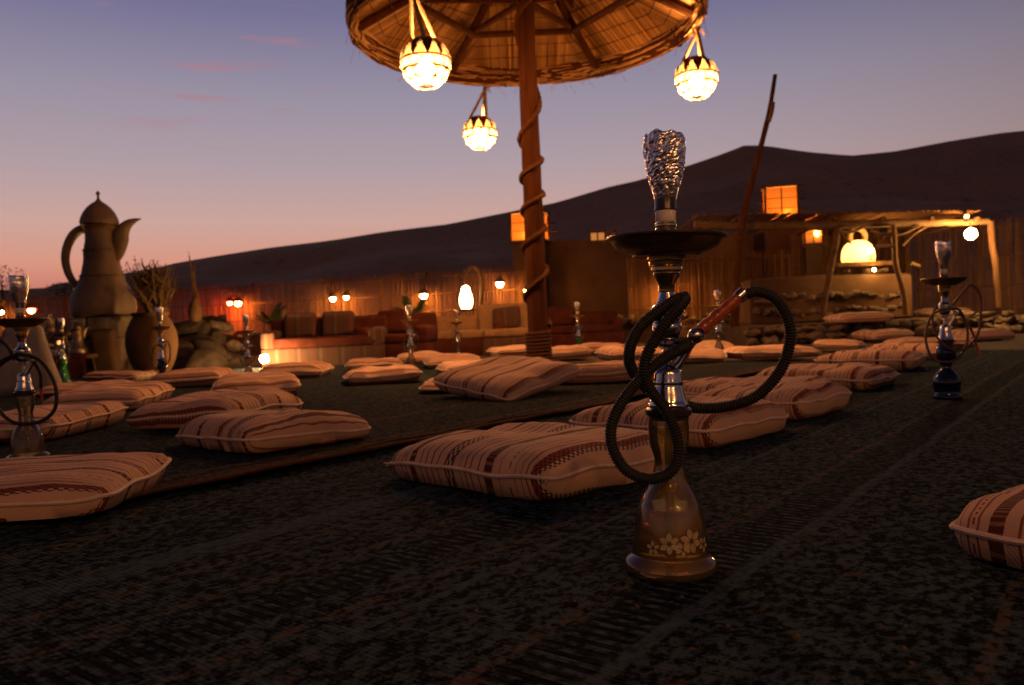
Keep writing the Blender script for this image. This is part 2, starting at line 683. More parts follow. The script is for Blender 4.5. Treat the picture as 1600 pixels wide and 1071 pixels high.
t = NT('lamp_cloth')
tl = t.n('ShaderNodeBsdfTranslucent')
tl.inputs[0].default_value = rgb(.85, .55, .25)
df = t.n('ShaderNodeBsdfDiffuse')
df.inputs[0].default_value = rgb(.6, .4, .2)
mx = t.n('ShaderNodeMixShader')
mx.inputs[0].default_value = .35
t.l(tl.outputs[0], mx.inputs[1])
t.l(df.outputs[0], mx.inputs[2])
t.l(mx.outputs[0], t.o.inputs[0])
MATS['lamp_cloth'] = t.m
for nm, clear, tr_c in (('shell_upper', .34, rgb(.016, .014, .010)), ('shell_lower', .42, rgb(.10, .085, .055))):
    t = NT(nm)
    tl = t.n('ShaderNodeBsdfTranslucent')
    tl.inputs[0].default_value = tr_c
    df = t.n('ShaderNodeBsdfTransparent')
    df.inputs[0].default_value = rgb(1, .82, .55)
    mx = t.n('ShaderNodeMixShader')
    mx.inputs[0].default_value = clear
    t.l(tl.outputs[0], mx.inputs[1])
    t.l(df.outputs[0], mx.inputs[2])
    t.l(mx.outputs[0], t.o.inputs[0])
    MATS[nm] = t.m

WARM = rgb(1.0, .42, .10)
emis('bulb_lantern', rgb(1.0, .45, .15), 2300)
emis('bulb_lantern_dim', rgb(1.0, .45, .15), 1000)
emis('bulb_fence', WARM, 620)
emis('bulb_window', rgb(1.0, .48, .13), 1900)
emis('bulb_spot', rgb(1.0, .55, .20), 1500)
emis('bulb_bright', rgb(1.0, .55, .17), 800)
emis('bulb_red', rgb(1.0, .02, .005), 1200)
emis('bulb_hanging', rgb(1.0, .60, .22), 22)
emis('bulb_oven', rgb(1.0, .58, .16), 420)
emis('lit_pane', rgb(1.0, .35, .08), .55)

# ================================================================== THE SETTING
rnd = random.Random(7)
gb = MB()
gb.add([(-1500, -600, 0), (1500, -600, 0), (1500, 2400, 0), (-1500, 2400, 0)], [(0, 1, 2, 3)])
struct('ground', gb, 'sand')

# dunes behind the camp
RIDGE = [(-900, 468), (-500, 462), (-150, 458), (0, 452), (100, 447), (180, 438), (230, 424), (262, 412), (330, 400), (420, 386), (520, 374), (600, 361), (700, 349), (790, 331), (870, 315), (950, 291),
         (1000, 280), (1080, 256), (1130, 239), (1165, 225), (1200, 227), (1260, 236), (1330, 242), (1400, 235), (1480, 220), (1560, 207), (1640, 199), (1900, 190), (2400, 230)]
rp = [D(x, y, 130) for x, y in RIDGE]


def ridge_z(x):
    if x <= rp[0].x:
        return rp[0].z
    for a, b in zip(rp, rp[1:]):
        if x <= b.x:
            k = (x - a.x) / (b.x - a.x)
            return a.z + (b.z - a.z) * k
    return rp[-1].z


nx, ny = 190, 60
vs, fs = [], []
for j in range(ny + 1):
    yy = 36 + (165 - 36) * (j / ny) ** 1.1
    for i in range(nx + 1):
        xx = -200 + 420 * i / nx
        zr = ridge_z(xx)
        if yy <= 130:
            k = (yy - 36) / 94
            z = zr * k ** 1.25
            z += noise.noise(Vector((xx * .05, yy * .05, 1.7))) * 2.4 * math.sin(math.pi * k) + (abs(noise.noise(Vector((xx * .13, yy * .05, 8)))) * -1.6 + noise.noise(Vector((xx * .3, yy * .2, 4))) * .5) * math.sin(math.pi * min(1, k * 1.02)) 
        else:
            z = zr * (1 - .35 * ((yy - 130) / 170))
        vs.append((xx, yy, z - .15))
for j in range(ny):
    for i in range(nx):
        a = j * (nx + 1) + i
        fs.append((a, a + 1, a + nx + 2, a + nx + 1))
struct('dune_hill', MB().add(vs, fs), 'dune')


# carpets: sheets that lie on the sand with small waves, their length along the direction THETA
def carpet(name, label, mat, w0, w1, l0, l1, nz, z0, amp, edge_up=0.0, seed=0):
    nxx = max(2, int((w1 - w0) / .06))
    nyy = max(2, int((l1 - l0) / .06))
    vs, fs = [], []
    for j in range(nyy + 1):
        for i in range(nxx + 1):
            a = w0 + (w1 - w0) * i / nxx
            b = l0 + (l1 - l0) * j / nyy
            z = z0 + amp * (noise.noise(Vector((a * 1.3, b * .9, seed))) + .5 * noise.noise(Vector((a * 4, b * 3, seed + 3)))) + amp * 1.2
            e = (a - w0) if edge_up > 0 else (w1 - a)
            aa = a
            if abs(edge_up) > 0:
                k = math.exp(-(e / .10) ** 2)
                z += abs(edge_up) * k * (.55 + .6 * noise.noise(Vector((b * 2.2, 5.5, seed))))
                aa += k * (.09 * noise.noise(Vector((b * 1.1, 9, seed))) + .03 * noise.noise(Vector((b * 4.5, 4, seed))))
            vs.append((aa, b, max(z, z0)))
    for j in range(nyy):
        for i in range(nxx):
            p = j * (nxx + 1) + i
            fs.append((p, p + 1, p + nxx + 2, p + nxx + 1))
    root = thing(name, label, 'carpet', (0, 0, 0), -THETA)
    MB().add(vs, fs).build('pile', mat, root)
    return root, vs, nxx, nyy


ca, va, na, ma = carpet('carpet', 'large dark carpet with black mottling and tan lines under the tall foreground water pipe', 'carpet_dark', -2.22, 3.4, -2.2, 9.0, 0, .006, .006, .02, 1)
cb, vb, nb, mb_ = carpet('carpet', 'grey green carpet with tan edge lying left of and behind the big foreground cushion', 'carpet_green', -9.5, -2.12, -2.5, 7.0, 0, .018, .008, -.010, 2)
# sewn tan binding along both wavy edges
e1 = [Vector(va[j * (na + 1)]) + Vector((0, 0, .006)) for j in range(ma + 1)]
MB().tube(e1, [.004 + .003 * noise.noise(Vector((i * .6, 3, 0))) for i in range(len(e1))], 6).build('binding', 'rope', ca)
e2 = [Vector(vb[j * (nb + 1) + nb]) + Vector((0, 0, .006)) for j in range(mb_ + 1)]
MB().tube(e2, [.006 + .005 * noise.noise(Vector((i * .6, 0, 0))) for i in range(len(e2))], 6).build('binding', 'rope', cb)
cc, _, _, _ = carpet('carpet', 'worn brown carpet on the right behind the blue glass water pipe', 'carpet_green', 3.43, 8.5, -2.0, 7.5, 0, .006, .008, 0, 5)

# raised bank on the right with a rubble front, and the bank below the fence on the left
STONES = []
for k in range(7):
    bm = bmesh.new()
    rs = random.Random(40 + k)
    for q in range(26):
        d_ = Vector((rs.gauss(0, 1), rs.gauss(0, 1), rs.gauss(0, 1))).normalized()
        bm.verts.new(Vector((d_.x * .5, d_.y * .46, d_.z * .34)) * rs.uniform(.82, 1.12))
    hull = bmesh.ops.convex_hull(bm, input=bm.verts[:])
    bmesh.ops.delete(bm, geom=[g for g in hull['geom_interior'] if isinstance(g, bmesh.types.BMVert)], context='VERTS')
    bmesh.ops.bevel(bm, geom=bm.edges[:], offset=.03, segments=1, affect='EDGES')
    me = bpy.data.meshes.new('stone')
    bm.to_mesh(me)
    bm.free()
    me.materials.append(MATS['stone'])
    me.shade_smooth()
    me.set_sharp_from_angle(angle=R(28))
    STONES.append(me)
for k in range(7):
    me = STONES[k].copy()
    me.materials[0] = MATS['dark_rock']
    STONES.append(me)


def stone(parent, p, size, seed, dark=False):
    r_ = random.Random(seed)
    o = bpy.data.objects.new('stone', STONES[r_.randrange(7) + (7 if dark else 0)])
    COL.objects.link(o)
    o.parent = parent
    place(o, p, (r_.uniform(-.3, .3), r_.uniform(-.3, .3), r_.uniform(0, 6.28)), (size * r_.uniform(.8, 1.5), size * r_.uniform(.7, 1.1), size * r_.uniform(.7, 1.1)))
    return o


def slab_mesh(poly, z0, z1, sub=0):
    n = len(poly)
    vs = [(p[0], p[1], z0) for p in poly] + [(p[0], p[1], z1) for p in poly]
    fs = [tuple(range(n - 1, -1, -1)), tuple(range(n, 2 * n))] + [(i, (i + 1) % n, n + (i + 1) % n, n + i) for i in range(n)]
    return MB().add(vs, fs)


a_, b_ = G(1170, 512, .27), G(1640, 490, .27)
TZ = .27
terr = struct('terrace', slab_mesh([(a_.x, a_.y), (b_.x, b_.y), (b_.x + 9, b_.y + 2), (b_.x + 9, 30), (a_.x - .5, 30)], -.05, TZ), 'sand', False)
sd = 100
for k in range(46):
    q = k / 45
    p = a_.lerp(b_, q)
    for z, s0 in ((.06, .24), (.20, .20)):
        sd += 1
        stone(terr, (p.x + rnd.uniform(-.07, .07), p.y - .06 + rnd.uniform(-.06, .05) - (.08 if z < .1 else 0), z + rnd.uniform(-.02, .03)), s0 * rnd.uniform(.8, 1.3), sd)
for k in range(40):
    p = a_.lerp(b_, rnd.uniform(.72, 1.0))
    sd += 1
    stone(terr, (p.x + rnd.uniform(-.2, .4), p.y + rnd.uniform(-1.1, .6), .05 if rnd.random() < .6 else .3), rnd.uniform(.14, .26), sd)

fl = [D(-320, 520, 20.5), D(262, 520, 19.8), D(520, 514, 18.6), D(840, 505, 17.0)]
BZ = .42
bank = struct('bank', slab_mesh([(fl[0].x, fl[0].y - 1.4), (fl[1].x, fl[1].y - 1.4), (fl[2].x, fl[2].y - 1.3), (fl[3].x, fl[3].y - 1.2), (a_.x - .4, 15.0), (a_.x - .4, 32), (fl[0].x, 32)], -.05, BZ), 'sand', False)

# ================================================================== REED FENCES


def reed_fence(label, pts, z0, z1, seed, gap=0.022):
    r_ = random.Random(seed)
    c = sum((Vector((p[0], p[1], 0)) for p in pts), Vector()) / len(pts)
    root = thing('reed_fence', label, 'fence', (c.x, c.y, z0))
    m = MB()
    posts = []
    for a, b in zip(pts, pts[1:]):
        a = Vector((a[0], a[1], 0)) - c
        b = Vector((b[0], b[1], 0)) - c
        ln = (b - a).length
        d = (b - a) / ln
        nrm = Vector((d.y, -d.x, 0))
        k = 0.0
        while k < ln:
            p = a + d * k + nrm * r_.uniform(-.012, .012)
            h = (z1 - z0) * (1 + r_.uniform(-.05, .03))
            lean = d * r_.uniform(-.035, .035)
            w = r_.uniform(.006, .012)
            top = p + lean + Vector((0, 0, h))
            q = [p + d * w, p + nrm * w, p - d * w, p - nrm * w]
            q2 = [top + d * w * .7, top + nrm * w * .7, top - d * w * .7, top - nrm * w * .7]
            m.add(q + q2, [(0, 1, 5, 4), (1, 2, 6, 5), (2, 3, 7, 6), (3, 0, 4, 7), (4, 5, 6, 7)])
            k += gap * r_.uniform(.7, 1.35)
        for zz in (.3, .62, .93):
            MB().tube([a + nrm * .018 + Vector((0, 0, (z1 - z0) * zz)), b + nrm * .018 + Vector((0, 0, (z1 - z0) * zz))], .013, 5).build('rail', 'wood', root)
        kk = 0.0
        while kk < ln:
            p = a + d * kk - nrm * .05
            MB().tube([p, p + Vector((0, 0, (z1 - z0) * 1.02))], .035, 6).build('fence_post', 'wood', root)
            kk += 2.4
    o = m.build('reeds', 'reed', root, smooth=False)
    o['kind'] = 'stuff'
    return root


FZ = 1.62
reed_fence('long reed fence at far left behind the giant coffee pot and clay jar', [(fl[0].x, fl[0].y), (fl[1].x, fl[1].y)], BZ, FZ, 1)
reed_fence('reed fence left of the thatched umbrella post with wall lamps shining on it', [(fl[1].x + .02, fl[1].y), (fl[2].x, fl[2].y), (fl[3].x, fl[3].y)], BZ, FZ + .05, 2)
f5, f6 = D(985, 500, 15.6), D(1240, 495, 15.2)
reed_fence('reed fence behind the tall foreground water pipe, below the mud house', [(f5.x, f5.y), (f6.x, f6.y)], BZ - .2, 1.62, 3)
f7, f8, f9 = D(1240, 490, 16.6), D(1530, 480, 15.6), D(1680, 470, 14.2)
reed_fence('reed fence at far right behind the bright bare lamp', [(f7.x, f7.y), (f8.x, f8.y), (f9.x, f9.y)], TZ, 2.05, 4)

# ================================================================== MUD HOUSES AND LIT TOWERS


def house(label, px0, px1, ytop, y, depth, base, windows, seed):
    a, b = D(px0, ytop, y), D(px1, ytop, y)
    w = b.x - a.x
    h = (a.z + b.z) / 2 - base
    root = thing('mud_house', label, 'house', ((a.x + b.x) / 2, y + depth / 2, base))
    m = MB()
    # wall as a box with a slightly uneven top
    nseg = 14
    vs, fs = [], []
    for i in range(nseg + 1):
        x = -w / 2 + w * i / nseg
        z = h + .05 * noise.noise(Vector((x, seed, 0)))
        vs += [(x, -depth / 2, 0), (x, -depth / 2, z), (x, depth / 2, z), (x, depth / 2, 0)]
    for i in range(nseg):
        o = i * 4
        fs += [(o, o + 4, o + 5, o + 1), (o + 1, o + 5, o + 6, o + 2), (o + 2, o + 6, o + 7, o + 3)]
    fs += [(0, 1, 2, 3), (nseg * 4 + 3, nseg * 4 + 2, nseg * 4 + 1, nseg * 4)]
    m.add(vs, fs).build('wall', 'mud_wall', root, smooth=False)
    k = 0
    x = -w / 2 + .15
    while x < w / 2 - .1:        # roof beam ends sticking out of the wall
        MB().tube([(x, -depth / 2 - .16, h - .16), (x, -depth / 2 + .05, h - .15)], .035, 7).build('beam_end', 'wood', root)
        x += .55
    for (wx0, wy0, wx1, wy1) in windows:
        p0, p1 = D(wx0, wy0, y), D(wx1, wy1, y)
        cx = (p0.x + p1.x) / 2 - root.location.x
        cz = (p0.z + p1.z) / 2 - base
        ww, hh = abs(p1.x - p0.x), abs(p0.z - p1.z)
        wn = MB().box((cx, -depth / 2 - .004, cz), (ww, .012, hh)).build('window', 'lit_pane', root, smooth=False)
        fr = MB()
        for s_ in (-1, 1):
            fr.box((cx + s_ * ww / 2, -depth / 2 - .02, cz), (.05, .05, hh + .1))
            fr.box((cx, -depth / 2 - .022, cz + s_ * hh / 2), (ww - .05, .045, .05))
        fr.box((cx, -depth / 2 - .02, cz), (.03, .03, hh - .05))
        fr.build('frame', 'wood', wn, smooth=False)
    return root


house('long low mud house with small dim windows behind the umbrella post', 803, 1178, 372, 18.4, 4.0, 0.1, [(921, 363, 946, 377), (955, 363, 962, 377)], 3)
house('mud house behind the shelter, half hidden by the leaning pole', 1180, 1420, 352, 19.4, 3.0, 0.1, [], 8)


def lit_tower(label, px0, px1, py0, py1, y, bulb_off=(.1, -.25), stick=True, half=False):
    a, b = D(px0, py1, y), D(px1, py0, y)
    w, h = b.x - a.x, b.z - a.z
    root = thing('lantern_tower', label, 'lantern', ((a.x + b.x) / 2, y + w / 2, a.z), R(-12))
    d = w * .8
    for (nm, c, dim) in (('cloth_panel', (0, -d / 2, h / 2), (w, .006, h)), ('cloth_panel', (0, d / 2, h / 2), (w, .006, h)),
                         ('cloth_panel', (w / 2, 0, h / 2), (.006, d - .012, h)), ('cloth_panel', (-w / 2, 0, h / 2), (.006, d - .012, h))):
        MB().box(c, dim).build(nm, 'lamp_cloth', root, smooth=False)
    fr = .045
    for sx_ in (-1, 1):
        for sy_ in (-1, 1):
            MB().box((sx_ * (w / 2 + .01), sy_ * (d / 2 + .01), h / 2), (fr, fr, h + .08)).build('corner_post', 'wood', root, smooth=False)
    MB().box((0, 0, h + .05), (w + .12, d + .12, .03)).build('roof', 'wood', root, smooth=False)
    MB().box((0, 0, -.03), (w + .1, d + .1, .05)).build('floor', 'wood', root, smooth=False)
    MB().box((0, -d / 2 - .016, h / 2), (.025, .02, h)).build('mullion', 'wood', root, smooth=False)
    for k in (.36, .68):
        MB().box((0, -d / 2 - .012, h * k), (w - .06, .012, .014)).build('crossbar', 'wood', root, smooth=False)
        if stick:
            MB().tube([(-w / 2 - .12, d * .2, h * k), (w / 2 + .22, d * .2, h * k)], .022, 6).build('wooden_stick', 'wood', root)
    bl = MB().lathe([(0, -.05), (.035, -.035), (.05, 0), (.035, .035), (0, .05)], 10, (w * bulb_off[0], -d * .36, h * .5 + h * bulb_off[1]))
    bl.build('bulb', 'bulb_window', root)
    # mud plinth the lantern box stands on
    hh = a.z - .35
    MB().box((0, 0, -.06 - hh / 2), (w * .96, d * .96, hh)).build('plinth', 'mud_wall', root, smooth=False)
    return root


lit_tower('glowing square lantern tower with dark grid above the shelter roof', 1204, 1250, 292, 343, 17.6, (.16, -.3))
lit_tower('glowing square lantern tower behind the umbrella post', 803, 853, 333, 375, 17.8, (-.05, -.3))
lit_tower('small glowing lantern box under the shelter roof left of the bright clay oven', 1262, 1286, 338, 380, 16.4, (.2, -.15), False)

# ================================================================== THATCHED UMBRELLA
ub = G(843, 574)
URX, UR, UZ = ub, 1.74, 3.47
umb = thing('thatched_umbrella', 'large round thatched umbrella on a rope-wound wooden post', 'umbrella', (ub.x, ub.y, 0), 0)
post = MB()
zs = [i * 4.5 / 40 for i in range(41)]
post.tube([(.012 * noise.noise(Vector((0, 0, z * .8))), .012 * noise.noise(Vector((5, 0, z * .8))), z) for z in zs], [.108 - .005 * z + .006 * noise.noise(Vector((z * 3, 1, 1))) for z in zs], 18)
po = post.build('post', 'post_wood', umb, 60)
rope = []
for i in range(420):
    z = .42 + i * (3.9 / 420)
    a = 2 * math.pi * z / (.50 + .06 * math.sin(z * 2.1)) + 1.2
    r_ = .108 - .005 * z + .012
    rope.append((r_ * math.cos(a), r_ * math.sin(a), z))
MB().tube(rope, [.028 + .003 * math.sin(i * 1.1) for i in range(420)], 6).build('rope', 'rope', po)
rope = []
for i in range(260):
    z = .02 + i * (.34 / 260)
    a = 2 * math.pi * z / .036
    rope.append((.122 * math.cos(a), .122 * math.sin(a), z))
MB().tube(rope, .019, 6).build('rope_winding', 'rope', po)
NS = 8
APEX, RIMZ = UZ + 1.05, UZ + .12
SL = (APEX - RIMZ) / UR


def cone_z(q):
    return APEX - SL * q


cov = MB()
cov.lathe_open([(UR + .06, RIMZ + .02), (UR + .05, RIMZ + .09), (1.0, cone_z(1.0) + .16), (.02, APEX + .2)], 48)
cov.lathe_open([(UR + .02, RIMZ + .035), (1.0, cone_z(1.0) + .07), (.02, APEX + .07)], 48)
cov.build('thatch_cover', 'straw', umb)
mat_ = MB()
bat = MB()
ha = math.pi / NS
for s_ in range(NS):
    ph = 2 * math.pi * s_ / NS + R(90)
    ex, ey = Vector((math.cos(ph), math.sin(ph), 0)), Vector((-math.sin(ph), math.cos(ph), 0))
    w = -UR * math.sin(ha)
    while w < UR * math.sin(ha):
        q0 = max(.08, abs(w) / math.tan(ha))
        q1 = math.sqrt(UR * UR - w * w)
        if q1 - q0 > .05:
            wd = rnd.uniform(.022, .034)
            tz = rnd.uniform(-.012, .006)
            p0 = ex * q0 + ey * w + Vector((0, 0, cone_z(q0) + tz))
            p1 = ex * q1 + ey * (w + rnd.uniform(-.008, .008)) + Vector((0, 0, cone_z(q1) + tz))
            d = (p1 - p0).normalized()
            up = d.cross(ey).normalized()
            vs = []
            for pp in (p0, p1):
                for (i, j) in ((-1, -1), (1, -1), (1, 1), (-1, 1)):
                    vs.append(pp + ey * (i * wd / 2) + up * (j * .006))
            mat_.add(vs, [(0, 1, 5, 4), (1, 2, 6, 5), (2, 3, 7, 6), (3, 0, 4, 7), (4, 5, 6, 7), (3, 2, 1, 0)])
        w += .032
    for q in [.35 + .17 * k for k in range(9)]:
        wl = min(q * math.tan(ha), math.sqrt(max(0, UR * UR - q * q)))
        p0 = ex * q - ey * wl + Vector((0, 0, cone_z(q) - .014))
        p1 = ex * q + ey * wl + Vector((0, 0, cone_z(q) - .014))
        bat.tube([p0, p1], .0055, 5)
o = mat_.build('reed_matting', 'thatch', umb, smooth=False)
o['kind'] = 'stuff'
o = bat.build('binding_twine', 'rope', umb)
o['kind'] = 'stuff'
for s_ in range(6):
    ph = 2 * math.pi * s_ / 6 + R(60)
    e = Vector((math.cos(ph), math.sin(ph), 0))
    MB().tube([e * .1 + Vector((0, 0, cone_z(.1) - .10)), e * (UR - .02) + Vector((0, 0, cone_z(UR - .02) - .065))], .046, 8).build('beam', 'post_wood', umb)
    e2 = Vector((math.cos(ph + math.pi / 3), math.sin(ph + math.pi / 3), 0))
    MB().tube([e * 1.12 + Vector((0, 0, cone_z(1.12) - .155)), e2 * 1.12 + Vector((0, 0, cone_z(1.12) - .155))], .038, 8).build('brace', 'post_wood', umb)
    MB().tube([e * .09 + Vector((0, 0, 3.75)), e * 1.1 + Vector((0, 0, cone_z(1.1) - .13))], .034, 8).build('strut', 'post_wood', umb)
# bound straw edge: bundles wrapped round the rim
rim = MB()
for k in range(1300):
    a = rnd.uniform(0, 2 * math.pi)
    ln = rnd.uniform(.12, .4)
    r_ = UR + rnd.uniform(-.03, .05)
    z = UZ + rnd.uniform(-.06, .16)
    pts = [((r_ + .02 * rnd.uniform(-1, 1)) * Vector((math.cos(a + t_ * ln), math.sin(a + t_ * ln), 0)) + Vector((0, 0, z + rnd.uniform(-.008, .008)))) for t_ in (0, .33, .66, 1)]
    rim.tube(pts, rnd.uniform(.004, .010), 4, False)
o = rim.build('rim_straw', 'straw', umb, 80)
o['kind'] = 'stuff'
core = MB()
nn = 64
vs, fs = [], []
for k in range(nn):
    a = 2 * math.pi * k / nn
    for (dr, dz) in ((-.025, -.055), (.035, -.06), (.05, .14), (-.02, .15)):
        rr = UR + dr + .012 * noise.noise(Vector((math.cos(a) * 5, math.sin(a) * 5, dz * 9)))
        vs.append((rr * math.cos(a), rr * math.sin(a), UZ + dz + .012 * noise.noise(Vector((math.cos(a) * 6, math.sin(a) * 6, 3)))))
for k in range(nn):
    k2 = (k + 1) % nn
    for i in range(4):
        fs.append((k * 4 + i, k2 * 4 + i, k2 * 4 + (i + 1) % 4, k * 4 + (i + 1) % 4))
core.add(vs, fs).build('rim_band', 'post_wood', umb)
for k in range(9):
    a = 2 * math.pi * k / 9 + .3
    pts = [Vector(((UR + .012 + .058 * math.cos(b)) * math.cos(a), (UR + .012 + .058 * math.cos(b)) * math.sin(a), UZ + .045 + .125 * math.sin(b))) for b in [2 * math.pi * i / 14 for i in range(15)]]
    MB().tube(pts, .008, 5).build('rim_tie', 'rope', umb)
wisp = MB()
for k in range(70):
    a = rnd.uniform(0, 2 * math.pi)
    p = Vector((UR * math.cos(a), UR * math.sin(a), UZ - .05))
    dv = Vector((rnd.uniform(-.12, .12), rnd.uniform(-.12, .12), -rnd.uniform(.05, .20)))
    wisp.tube([p, p + dv * .5 + Vector((rnd.uniform(-.03, .03), 0, 0)), p + dv], .0022, 3, False)
o = wisp.build('loose_straw', 'straw', umb)
o['kind'] = 'stuff'


# ================================================================== SHELL LANTERNS UNDER THE UMBRELLA
def shell_plate(c_el, c_az, he, wa, rad, bulge=.01, rows=4, cols=4, pointed=True):
    """a petal lying on a sphere of radius rad, returned as (verts, faces)"""
    vs, fs = [], []
    for j in range(rows + 1):
        t_ = j / rows
        wdt = (math.sin(math.pi * (.12 + .88 * (1 - t_)) ** .8) if pointed else math.sqrt(max(0.02, 1 - (2 * t_ - 1) ** 2)))
        if pointed:
            wdt = (1 - t_) ** .55 if j < rows else .04
        for i in range(cols + 1):
            s_ = 2 * i / cols - 1
            el = c_el + he * (t_ - .5)
            az = c_az + wa * .5 * s_ * max(wdt, .05) / max(.35, math.cos(el))
            rr = rad + bulge * (1 - s_ * s_) * math.sin(math.pi * min(1, t_ + .15))
            vs.append((rr * math.cos(el) * math.cos(az), rr * math.cos(el) * math.sin(az), rr * math.sin(el)))
    for j in range(rows):
        for i in range(cols):
            a = j * (cols + 1) + i
            fs.append((a, a + 1, a + cols + 2, a + cols + 1))
    return vs, fs


def shell_lantern(label, pos, hook, rad, rz, bulb='bulb_lantern'):
    root = thing('shell_lantern', label, 'lantern', pos, rz, 'shell lanterns hanging from the umbrella')
    k = rad
    MB().lathe([(0, -.60 * k), (.2 * k, -.54 * k), (.34 * k, -.36 * k), (.34 * k, -.18 * k), (.2 * k, .0 * k), (0, .06 * k)], 14).build('bulb', bulb, root)
    for i in range(10):
        a = 2 * math.pi * i / 10
        MB().add(*shell_plate(.50, a, .95, .58, k, .02)).build('shell', 'shell_upper', root, 80)
        vs_, fs_ = shell_plate(-.60, a + math.pi / 10, 1.06, .62, k * .975, .0)
        MB().add([(x_, y_, -z_) for x_, y_, z_ in vs_], fs_).build('rib', 'rope', root, 80)
    for row, (el, n_, w_) in enumerate(((-.18, 12, .46), (-.58, 11, .46), (-1.0, 8, .46))):
        for i in range(n_):
            a = 2 * math.pi * (i + .5 * row) / n_
            MB().add(*shell_plate(el, a, .46, w_, k * (1 + .02 * row), .018, 4, 4, False)).build('shell', 'shell_lower', root, 80)
    for z_, r_ in ((.06, 1.03), (.86, .5), (-.36, .98)):
        pts = [(k * r_ * math.cos(2 * math.pi * i / 28), k * r_ * math.sin(2 * math.pi * i / 28), k * z_) for i in range(29)]
        MB().tube(pts, .045 * k, 6, False).build('ring', 'rope', root)
    h = (Vector(hook) - Vector(pos))
    h.rotate(Quaternion((0, 0, 1), -rz))
    kn = Vector((h.x * .85, h.y * .85, h.z * .86))
    for i in range(3):
        a = 2 * math.pi * i / 3 + .4
        p = Vector((k * .62 * math.cos(a), k * .62 * math.sin(a), k * .8))
        pts = [p + (kn - p) * (j / 9) for j in range(10)]
        MB().tube(pts, [.016 + .004 * (j % 2) for j in range(10)], 6).build('cord', 'cord', root)
    MB().tube([kn - Vector((0, 0, .02)), kn + (h - kn) * .5 + Vector((.01, 0, 0)), h], .014, 6).build('cord', 'cord', root)
    MB().lathe([(0, -.035), (.03, -.01), (.03, .015), (0, .035)], 8, kn).build('knot', 'cord', root)
    for i in range(4):
        q = h + Vector((rnd.uniform(-.05, .05), rnd.uniform(-.05, .05), 0))
        MB().tube([h, q + Vector((0, 0, -.05)), q + Vector((rnd.uniform(-.08, .08), 0, -.14))], .005, 4).build('cord_end', 'cord', root)
    return root


for (px, py, dd, lab, rz) in ((665, 98, 6.95, 'largest glowing shell lantern under the left front of the umbrella', .2), (750, 207, 10.35, 'smallest glowing shell lantern hanging lowest, left of the umbrella post', .9),
                              (1088, 121, 8.25, 'glowing shell lantern hanging at the right rim of the umbrella', .5)):
    p = D(px, py, dd)
    rel = Vector((p.x - ub.x, p.y - ub.y, 0))
    hk = Vector((ub.x, ub.y, 0)) + rel.normalized() * (UR + .02) + Vector((0, 0, UZ - .02))
    shell_lantern(lab, p, hk, .208, rz)
# the next umbrella of the same row stands behind the viewpoint; its lanterns glint in the foil and the glass


def copy_tree(o, parent=None):
    c_ = o.copy()
    COL.objects.link(c_)
    c_.parent = parent
    for ch_ in list(o.children):
        copy_tree(ch_, c_)
    return c_


u2 = copy_tree(umb)
u2.location = (1.5, -4.0, 0)
u2['label'] = 'next thatched umbrella of the row, out of view behind the camera'
for n_, (a_z, lab) in enumerate(((20, 'shell lantern on the right of the umbrella behind the camera'), (80, 'shell lantern at the front of the umbrella behind the camera'), (150, 'shell lantern on the left of the umbrella behind the camera'))):
    e = Vector((math.cos(R(a_z)), math.sin(R(a_z)), 0)) * (UR + .02) + u2.location
    shell_lantern(lab, (e.x, e.y, UZ - .62), (e.x, e.y, UZ - .02), .208, .3 * n_, 'bulb_lantern_dim')

# ================================================================== FLOOR CUSHIONS


